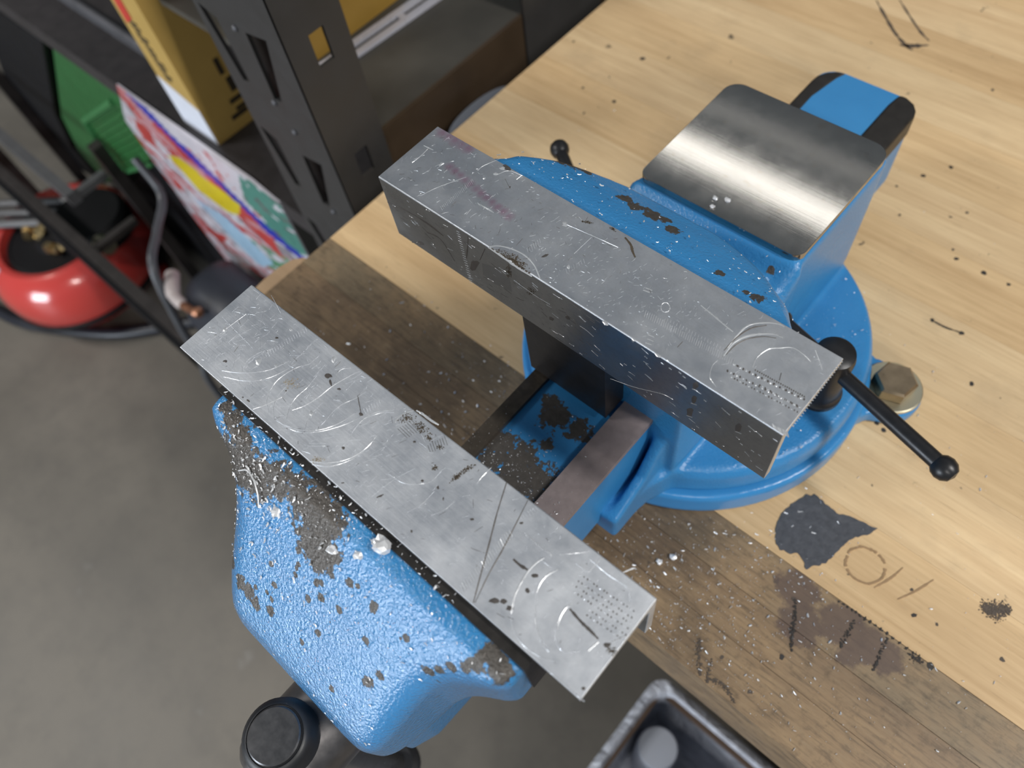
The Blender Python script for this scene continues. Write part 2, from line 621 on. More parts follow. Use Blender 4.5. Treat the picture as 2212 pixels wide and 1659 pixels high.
M_wood_end = wood('rubberwood_end_grain', (0.40, 0.26, 0.15), (0.52, 0.36, 0.22), gr=0.5)
M_floor = concrete()
#%%BENCH
# ------------------------------------------------------------------ floor
b = BM()
box(b, -4500, 4500, -3500, 4500, -BZ - 60, -BZ)
tag(obj('floor', b, M_floor, at=(0, 0, -BZ)), kind='structure')
M_wall = plain('grey_wall_paint', (0.20, 0.20, 0.20), 0.7, 0, 0.05, 3)
b = BM()
box(b, -4500, 4500, 4500, 4620, -BZ, 2300)
tag(obj('wall_back', b, M_wall, at=(0, 4500, -BZ)), kind='structure')
b = BM()
box(b, -4620, -4500, -3500, 4620, -BZ, 2300)
tag(obj('wall_left', b, M_wall, at=(-4500, 0, -BZ)), kind='structure')

# ------------------------------------------------------------------ workbench
bench = empty('workbench', (400, 300, -BZ), 'light wooden butcher block workbench with an oily brown front strip', 'workbench')
BX0, BX1, TH = -165.0, 1150.0, 52.0
ys = [-45.0, -18.0, 7.0, 35.0]
w_ = [47, 52, 44, 55, 49, 46, 53, 50, 45, 54, 48, 51, 47, 53, 49, 50]
for q in w_:
    ys.append(ys[-1] + q)
for i in range(len(ys) - 1):
    b = BM()
    g = 0.25
    z1 = (-0.1, -0.3, -0.15, -0.05)[i] if i < 4 else -0.05
    g = 0.12 if i < 3 else 0.05
    box(b, BX0, BX1, ys[i] + (g if i != 3 else .2), ys[i + 1] - g, -TH, z1, (1.2, .5, .5)[i] if i < 3 else 0.1, 2)
    obj('plank', b, M_wood_oily[i] if i < 3 else M_wood[(i * 3 + 1) % 4], bench)
# rounded end-grain nub at the front left corner
b = BM()
prism(b, [(-165.2, -45), (-172, -43), (-176, -36), (-177.5, -22), (-177, -6), (-174, 5), (-169, 11), (-165.2, 12)], 2, -TH, -0.6, 1.5)
obj('end_grain_corner', b, M_wood_end, bench)
# steel legs and rails far under the top
M_leg = plain('grey_leg_steel', (0.06, 0.06, 0.065), 0.45, 0.6)
for lx in (-60, 1060):
    for ly in (180, 780):
        b = BM()
        box(b, lx - 25, lx + 25, ly - 25, ly + 25, -BZ, -TH, 2)
        obj('leg', b, M_leg, bench)
for ly in (180, 780):
    b = BM()
    box(b, -35, 1035, ly - 15, ly + 15, -TH - 60, -TH, 2)
    obj('apron', b, M_leg, bench)
for lx in (-60, 1060):
    b = BM()
    box(b, lx - 15, lx + 15, 205, 755, -TH - 60, -TH, 2)
    obj('apron', b, M_leg, bench)


def film(poly, z, h, bev=0, jag=0.0, sub=6):
    """thin paint or grease film with a ragged outline"""
    pts = []
    n = len(poly)
    for i in range(n):
        p, q = Vector(poly[i]), Vector(poly[(i + 1) % n])
        for k in range(sub):
            m = p.lerp(q, k / sub)
            if jag:
                m = m + Vector((noise.noise(Vector((m.x * .35, m.y * .35, 3))), noise.noise(Vector((m.x * .35, m.y * .35, 9))))) * jag
            pts.append((m.x, m.y))
    b = BM()
    prism(b, pts, 2, z, z + h, bev)
    return b


M_stain = plain('dark_grey_paint', (0.072, 0.076, 0.088), 0.42, 0, 0.4, 260, 0.3)
M_ringst = plain('tan_ring_stain', (0.34, 0.215, 0.11), 0.5, 0, 0.3, 200)
M_char = plain('black_scorch', (0.03, 0.026, 0.024), 0.6, 0, 0.4, 200)
b = film([(203, 57), (205.5, 69), (207.5, 75), (211, 78), (214, 78.5), (219, 77.5), (224, 76), (231, 77.8), (240, 80.5), (247, 81.6), (246, 76.6), (241, 70), (238.4, 64), (237.5, 56), (236.6, 49), (233.5, 43), (230, 38.6), (226, 40.8), (222, 43.4), (217, 39.5), (213.5, 38.2), (209, 42), (206, 46), (204, 51)], 0.05, 0.28, 0, 1.2)
tag(obj('paint_patch', b, M_stain, bench), 'dark grey paint patch')
b = BM()
R0 = []
for k in range(48):
    t = 2 * math.pi * k / 48
    rr = 10.3 + noise.noise(Vector((math.cos(t) * 2, math.sin(t) * 2, 1))) * 0.8
    R0.append((252.5 + rr * 0.98 * math.cos(t), 59.8 + rr * 0.95 * math.sin(t)))
for k in range(48):
    if noise.noise(Vector((k * .35, 2, 5))) < -0.32:
        continue
    a, c = Vector((*R0[k], 0)), Vector((*R0[(k + 1) % 48], 0))
    d = (c - a).normalized()
    nrm = Vector((-d.y, d.x, 0)) * 0.75 * (0.7 + 0.6 * abs(noise.noise(Vector((k * .5, 7, 1)))))
    prism(b, [(p.x, p.y) for p in (a - nrm, c - nrm, c + nrm, a + nrm)], 2, 0.05, 0.24)
tag(obj('ring_stain', b, M_ringst, bench), 'round brown ring mark')



def scratch(pts, w, z, h, mat, jag=0.3, name='scratch', parent=None, label=None):
    b = BM()
    P = smooth_path([(*p, 0) for p in pts], 7)
    n = len(P)
    L, R = [], []
    for i, p in enumerate(P):
        d = (P[min(i + 1, n - 1)] - P[max(i - 1, 0)]).normalized()
        nn = Vector((-d.y, d.x, 0))
        t = i / (n - 1)
        ww = w * (0.35 + 0.65 * math.sin(math.pi * min(max(t, .03), .97))) * (1 + jag * noise.noise(p * 0.9) * 2)
        L.append(p + nn * ww)
        R.append(p - nn * ww)
    prism(b, [(p.x, p.y) for p in L + R[::-1]], 2, z, z + h)
    return obj(name, b, mat, parent)


def crust(pts, w, mat, name, dens=3.2):
    """a crumbly dark line: many little raised grains along a path"""
    b = BM()
    P = smooth_path([(*p, 0) for p in pts], 8)
    ln = sum((P[i + 1] - P[i]).length for i in range(len(P) - 1))
    for _ in range(int(ln * dens * w)):
        t = random.random()
        p = P[int(t * (len(P) - 1))]
        ww = w * math.sin(math.pi * min(max(t, .05), .95)) ** .5
        x, y, r = p.x + random.gauss(0, ww * .42), p.y + random.gauss(0, ww * .42), rnd(.2, .55)
        prism(b, [(x + r * rnd(.6, 1.2) * math.cos(k * 1.256), y + r * rnd(.6, 1.2) * math.sin(k * 1.256)) for k in range(5)], 2, -0.25, rnd(.05, .3))
    o = obj(name, b, mat, bench)
    o['kind'] = 'stuff'


random.seed(5)
M_dent = plain('brown_dent', (0.085, 0.065, 0.05), 0.6, 0, 0.4, 200)
for pts, w, m in (
        ([(234.5, 20), (238, 14), (241, 8), (244, 1.5), (247, -3.5)], 1.7, M_char),
        ([(263, 30.5), (263.5, 24), (263.7, 18), (264.3, 13.5)], 1.5, M_char),
        ([(280, 33), (280.5, 26), (281.5, 20), (282, 14)], 1.3, M_char),
        ([(208, -29), (213, -37), (219, -44)], 1.8, M_dent), ([(218.5, -33), (221, -40), (223, -44)], 1.4, M_dent), ([(222, -42), (230, -40), (240, -43.5)], 1.7, M_dent),
        ([(252, 34), (272, 35), (300, 34.5)], 0.9, M_char), ([(292, 33), (299, 33.5)], 2.6, M_char),
        ([(309, 78), (314, 80), (318, 85)], 5.5, M_dent)):
    crust(pts, w, m, 'burn_mark', 10 if w > 4 else 3.6)
for pts, w, m in (
        ([(24, 487), (38, 474), (56, 458), (70, 449), (77, 446)], 1.3, M_dent), ([(39, 497), (55, 483), (72, 469), (82, 463)], 1.1, M_dent), ([(66, 447), (73, 450), (84, 458)], 2.0, M_dent),
        ([(268, 71), (266, 62), (262, 52)], 0.6, M_ringst), ([(283, 75), (279, 64), (274, 54)], 0.6, M_ringst),
        ([(206, 224), (215, 224), (224, 226)], 0.6, M_char)):
    scratch(pts, w, 0.02, 0.1, m, 0.5, 'scratch', bench)
for x, y, r in ((-92.2, 323.7, 4.21), (-80.5, 269.8, 3.18), (-111.3, 268.6, 2.43), (-154.2, 309.2, 2.17), (144.9, 331.4, 3.43), (156.1, 349.1, 3.49), (245.0, 196.1, 2.91), (206.2, 224.3, 2.67), (215.2, 224.2, 1.67), (224.2, 225.9, 3.01), (144.4, 436.9, 2.58), (-92.1, 246.0, 2.35), (135.2, 312.7, 1.87), (37.5, 145.0, 1.30), (284.2, 51.9, 2.82), (277.0, 63.1, 1.99), (295.0, 54.9, 1.70), (215.5, 139.3, 2.73), (220.8, 137.7, 2.73), (196.0, 277.1, 2.84), (213.8, 276.2, 3.54), (230.0, 276.8, 2.84), (233.5, 20.2, 2.45), (221.6, -28.7, 2.11), (244.7, -9.0, 2.67), (241.6, -33.8, 2.37), (183.3, 317.0, 2.24), (190.7, 282.8, 1.79), (149.6, 290.1, 1.81), (326.4, 59.3, 2.59), (302.0, 34.1, 3.35),):
    b = film([(x + r * .62 * rnd(.55, 1.1) * math.cos(k * .9), y + r * .62 * rnd(.55, 1.1) * math.sin(k * .9)) for k in range(7)], -0.15, 0.2, 0, 0.3, 2)
    obj('dent', b, M_dent if r < 2.6 else M_char, bench)
#%%VISE
# ------------------------------------------------------------------ vise
vise = empty('bench_vise', (VX, VY, 0), 'blue cast iron bench vise with chipped paint bolted to the wooden workbench', 'vise')

# fixed base ring with three bolt lugs
b = BM()
lathe(b, [(104, 0.8), (105, 2.5), (105, 19), (103.5, 21)], (VX, VY, 0), seg=96)
LUGS = (23, 143, 263)
for a in LUGS[:2]:
    t = math.radians(a)
    c, s = math.cos(t), math.sin(t)
    lx, ly = VX + 117 * c, VY + 117 * s
    lathe(b, [(18.0, 0.8), (18.5, 2), (18.5, 11), (17.5, 12)], (lx, ly, 0), seg=40)
    m = Matrix.Translation((VX, VY, 0)) @ Matrix.Rotation(t, 4, 'Z')
    prism(b, [(85, -32), (101, -26), (108, -19), (118, -18), (118, 18), (108, 19), (101, 26), (85, 32)], 2, 0.8, 12, mat=m)
cast_iron('swivel_base', b, M_paint_base, vise, 1.5, 5)
for a in LUGS[:2]:
    t = math.radians(a)
    lx, ly = VX + 117.5 * math.cos(t), VY + 117.5 * math.sin(t)
    b = BM()
    lathe(b, [(10.2, 14.2), (12, 15.0), (12, 22.4), (10.6, 23.8), (0, 23.9)], (lx, ly, 0), seg=6, phase=0.45 + t)
    bt = obj('mounting_bolt', b, M_bolt, vise, 25)
    b = BM()
    lathe(b, [(7, 12), (17.0, 12), (17.3, 12.5), (17.1, 14.0), (16.4, 14.5), (7, 14.5)], (lx, ly, 0), seg=48)
    obj('washer', b, M_zinc, bt)

# rear casting: swivel disc, body, jaw, anvil block, slide guide
b = BM()
lathe(b, [(98, 21), (100.5, 23), (100, 38), (97, 42.5), (60, 44.5), (0, 45)], (VX, VY, 0), seg=96)
# fan-shaped slide guide running to the front
gp = [(62, -19), (142.5, -19), (143.5, -5), (145, 8), (150, 22), (160, 34), (172, 46), (180, 60), (VX + 60, 110), (VX - 60, 110), (25, 60), (33, 46), (45, 34), (55, 22), (60, 8), (61, -5)]
prism(b, gp, 2, 20, 43)
# side cheeks of the guide beside the slide
prism(b, [(-18, 20), (40, 20), (40, 90), (22, 80), (6, 55), (-12, 45), (-18, 43)], 0, 137.5, 144)
prism(b, [(-18, 20), (40, 20), (40, 90), (22, 80), (6, 55), (-12, 45), (-18, 43)], 0, 61, 67.5)


def sec(y, x0, x1, z0, z1, r):
    return [Vector((p[0], y, p[1])) for p in rrect(x0, x1, z0, z1, r, 5)]


# body block that carries the anvil
loft(b, [sec(22, 55, 150, 40, 120, 8), sec(60, 53, 152, 42, 116, 8), sec(100, 52, 152.5, 42, 117, 8), sec(113, 52, 152.5, 42, 126, 5),
         sec(116, 55.5, 150.5, 42, 126.5, 3), sec(190, 55.5, 150, 42, 126.5, 3), sec(197, 56.5, 149.5, 44, 126, 3), sec(200.5, 58, 148, 46, 124, 3)])
# jaw head
loft(b, [sec(8, 26, 179, 146, 183.5, 3), sec(40, 25.5, 179.5, 142, 184.5, 4), sec(46, 30, 175, 138, 183, 6), sec(52, 31, 171, 130, 180.5, 6),
         sec(58, 36.5, 163, 118, 177.5, 6), sec(64, 43, 155, 105, 174.5, 6), sec(68, 51, 148, 100, 172, 6), sec(71.5, 62, 139, 97, 170, 6), sec(74.5, 76, 126, 95, 168.5, 5)])
# ramp from the jaw down to the anvil
prism(b, [(60, 60), (60, 165), (74, 164), (80, 148), (86, 134), (94, 124), (104, 120), (114, 122), (118, 60)], 0, 66, 140)
prism(b, [(30, 60), (30, 150), (50, 146), (66, 130), (80, 118), (114, 118), (118, 60)], 0, 56, 149)
rear = cast_iron('body', b, M_paint_rear, vise, 1.5, 7)

# ground steel anvil face
b = BM()
vs = prism(b, rrect(55.6, 149.2, 113.3, 199.5, (6, 6, 9, 9), 6), 2, 126, 130.2, 0.35)
obj('anvil_face', b, M_milled, vise, 30)
# steel jaw block under the soft jaw
b = BM()
box(b, 25, 180, 5, 24, 146, 185.6, 1.0)
obj('jaw_plate', b, M_steel_dark, vise)
# black slide cover plate seen under the rear jaw
b = BM()
box(b, 69, 117, 8, 40, 90, 140, 2.5)
obj('slide_cover', b, M_black_oxide, vise)

# moving slide with rubbed rails, end visible behind the anvil
b = BM()
box(b, 71, 134.3, -112, 205, 34, 85, 2)
prism(b, rrect(71, 134.3, 190, 290.5, (.1, .1, 13, 13), 6), 2, 34, 85.5, 1.0)
obj('slide', b, M_slide_side, vise)
b = BM()
box(b, 118, 135, -112, 40, 84.5, 88.2, 0.8)
tag(obj('rail', b, M_rail, vise), 'wide rubbed grey rail of the slide')
b = BM()
prism(b, [(117, 196), (135.0, 196), (135.0, 279), (133.5, 284), (130, 288.5), (124, 291.2), (119, 291.2), (117.5, 280)], 2, 70, 86.6, 2.4, 3)
tag(obj('worn_edge', b, M_steel_dark, vise), 'bare dark steel edge at the slide tail')
b = BM()
box(b, 70.8, 79.5, -112, 40, 84.5, 88.0, 0.8)
tag(obj('rail', b, M_rail_oil, vise), 'narrow oily brown rail of the slide')
b = BM()
prism(b, [(70.2, 196), (79, 196), (78, 262), (82, 284), (85, 291.2), (79, 289.5), (74, 285.5), (70.8, 280), (70.2, 274)], 2, 70, 86.3, 1.8, 3)
tag(obj('worn_edge', b, M_steel_dark, vise), 'bare dark steel edge at the slide tail')

# front jaw
b = BM()
loft(b, [sec(-80, 26, 179, 146, 184, 3), sec(-113, 25.5, 179.5, 147, 184, 3), sec(-117, 25.5, 179.5, 147, 183.6, 4), sec(-120, 29, 176, 143, 181, 6),
         sec(-124, 38, 168, 134, 177, 9), sec(-128, 44, 161, 120, 173, 10), sec(-133, 47.5, 156, 106, 167.5, 11), sec(-140, 50, 153, 96, 159.5, 12), sec(-148, 52, 151, 92, 150, 12),
         sec(-156, 54.5, 149, 90, 140.5, 11), sec(-162, 57, 147, 90, 132.5, 10), sec(-166, 59.5, 144.5, 91, 126.5, 9), sec(-169, 64, 140, 94, 119, 7)])
loft(b, [sec(-80, 62, 143, 28, 110, 8), sec(-115, 62, 143, 28, 110, 8), sec(-150, 62, 143, 30, 108, 12), sec(-163, 66, 139, 34, 104, 14)])
cast_iron('front_jaw', b, M_paint_front, vise, 1.4, 6)
b = BM()
box(b, 24.8, 180.2, -110.8, -77, 150, 185.3, 0.8)
obj('jaw_plate', b, M_steel_dark, vise)

# spindle head and vertical tommy bar
HX, HY = 102.5, -192.0
b = BM()
lathe(b, [(15, -160), (18, -162), (20, -166), (21.5, -172), (21.5, -206), (20, -210), (17, -213), (0, -214)], (HX, 0, 60), (0, 1, 0), 40)
obj('spindle_head', b, M_spindle, vise)
b = BM()
lathe(b, [(7.6, -118), (7.6, 88)], (HX, HY, 0), seg=24)
tb = obj('tommy_bar', b, M_cap, vise)
b = BM()
lathe(b, [(13, 80.5), (15.5, 82), (16, 86), (15.2, 91), (13.4, 93.2), (12.2, 93.6), (12.0, 93.2), (8, 93.2)], (HX, HY, 0), seg=40)
obj('bar_cap', b, M_black_rubber, tb)
b = BM()
lathe(b, [(11.4, 92), (11.4, 94.6), (10.8, 95.2), (0, 95.4)], (HX, HY, 0), seg=40)
tag(obj('bar_end', b, M_cap, tb), 'bright steel disc end')
b = BM()
lathe(b, [(12.5, -104), (15.4, -107), (15.8, -114), (14.5, -119), (11, -121), (0, -121.5)], (HX, HY, 0), seg=32)
obj('bar_cap', b, M_black_rubber, tb)

# swivel lock bolts, each with a sliding handle that ends in balls
for (bx, by, ball, other) in (((182.5, 110.5, 0), None, (249.8, 93.0, 72), (150, 117.5, 74)), ((17.5, 116, 0), None, (-27.5, 146, 74), (52, 92, 76))):
    bx, by = bx[0], bx[1]
    b = BM()
    lathe(b, [(12.5, 42), (12.5, 46), (11.6, 47), (10.6, 49), (10.6, 80), (9.8, 83.5), (7, 85), (0, 85.3)], (bx, by, 0), seg=32)
    lk = obj('lock_bolt', b, M_black_oxide, vise)
    b = BM()
    A, B_ = Vector(other), Vector(ball)
    d = (B_ - A).normalized()
    tube(b, [A, B_], 4.1, 16)
    rg = [A.lerp(B_, t) for t in (0, 1)]
    for p in rg:
        lathe(b, [(0, -6.2), (3.6, -5.3), (5.6, -3), (6.3, 0), (5.6, 3), (3.6, 5.3), (0, 6.2)], p + d * (2 if p == rg[1] else -2), d, 20)
    obj('lock_handle', b, M_black_oxide, lk)
#%%SOFTJAWS
# ------------------------------------------------------------------ aluminium angle soft jaws
SJL, SJW, SJH, SJT = 198.0, 37.2, 37.0, 3.7


def soft_jaw(name, x0, y0, yaw, tilt, z0, leg_at, mat, label):
    M = Matrix.Translation((x0, y0, z0)) @ Matrix.Rotation(yaw, 4, 'Z') @ Matrix.Rotation(-tilt, 4, 'Y')
    if leg_at == 0:
        prof = [(0.35, 0), (SJW, 0), (SJW, -SJT), (SJT + 2, -SJT), (SJT + .6, -SJT - .6), (SJT, -SJT - 2), (SJT, -SJH), (0, -SJH), (0, -0.35)]
    else:
        q = SJW - SJT
        prof = [(0, 0), (SJW - .35, 0), (SJW, -0.35), (SJW, -SJH), (q, -SJH), (q, -SJT - 2), (q - .6, -SJT - .6), (q - 2, -SJT), (0, -SJT)]
    b = BM()
    prism(b, prof, 0, 0, SJL, 0.28, 2)
    for v in b.verts:                                   # nibbled, slightly wavy saw-cut ends and edges
        k = noise.noise(Vector((v.co.x * .3, v.co.y * .4, v.co.z * .3))) * 0.25
        v.co.x += k
        v.co = M @ v.co
    o = obj(name, b, [mat, M_alu_leg], at=(x0 + SJL / 2, y0 + SJW / 2, z0 - SJH))
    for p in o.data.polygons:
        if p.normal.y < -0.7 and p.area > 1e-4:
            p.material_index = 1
    tag(o, label, 'jaw pad', 'aluminium angle jaw pads')
    return o, M


RJ = (0.0, 0.0, -0.0043, 0.0040, 190.0)
FJ = (0.498, -108.755, 0.0113, -0.0014, 189.7)
def rp(u, v, r):                 # soft-jaw local mm -> object space of the rear pad
    return ((u - SJL / 2) / 1000, (v - SJW / 2) / 1000, (SJH + 0.004 * u) / 1000, r / 1000)


PINK = [rp(5 + k * 4, 36 - k * .2, 5) for k in range(5)] + [rp(22 + k * 3.6, 22.5 - k * 0.55, 3.4) for k in range(12)]
M_alu_r = alu('scuffed_aluminium', 0.70, 0.42, PINK)
M_alu_f = alu('scratched_aluminium', 0.80, 0.50)
M_alu_leg = alu('smooth_extruded_aluminium_shaded', 0.37, 0.30)  # smoother extruded face; base colour darkened to paint in dark reflections
rear_sj, RM = soft_jaw('soft_jaw', *RJ[:4], RJ[4], 0, M_alu_r, 'rear aluminium angle jaw pad with a pink smear, its upright leg facing the front jaw')
front_sj, FM = soft_jaw('soft_jaw', *FJ[:4], FJ[4], 1, M_alu_f, 'front aluminium angle jaw pad covered in swirl scratches on the nearer jaw')
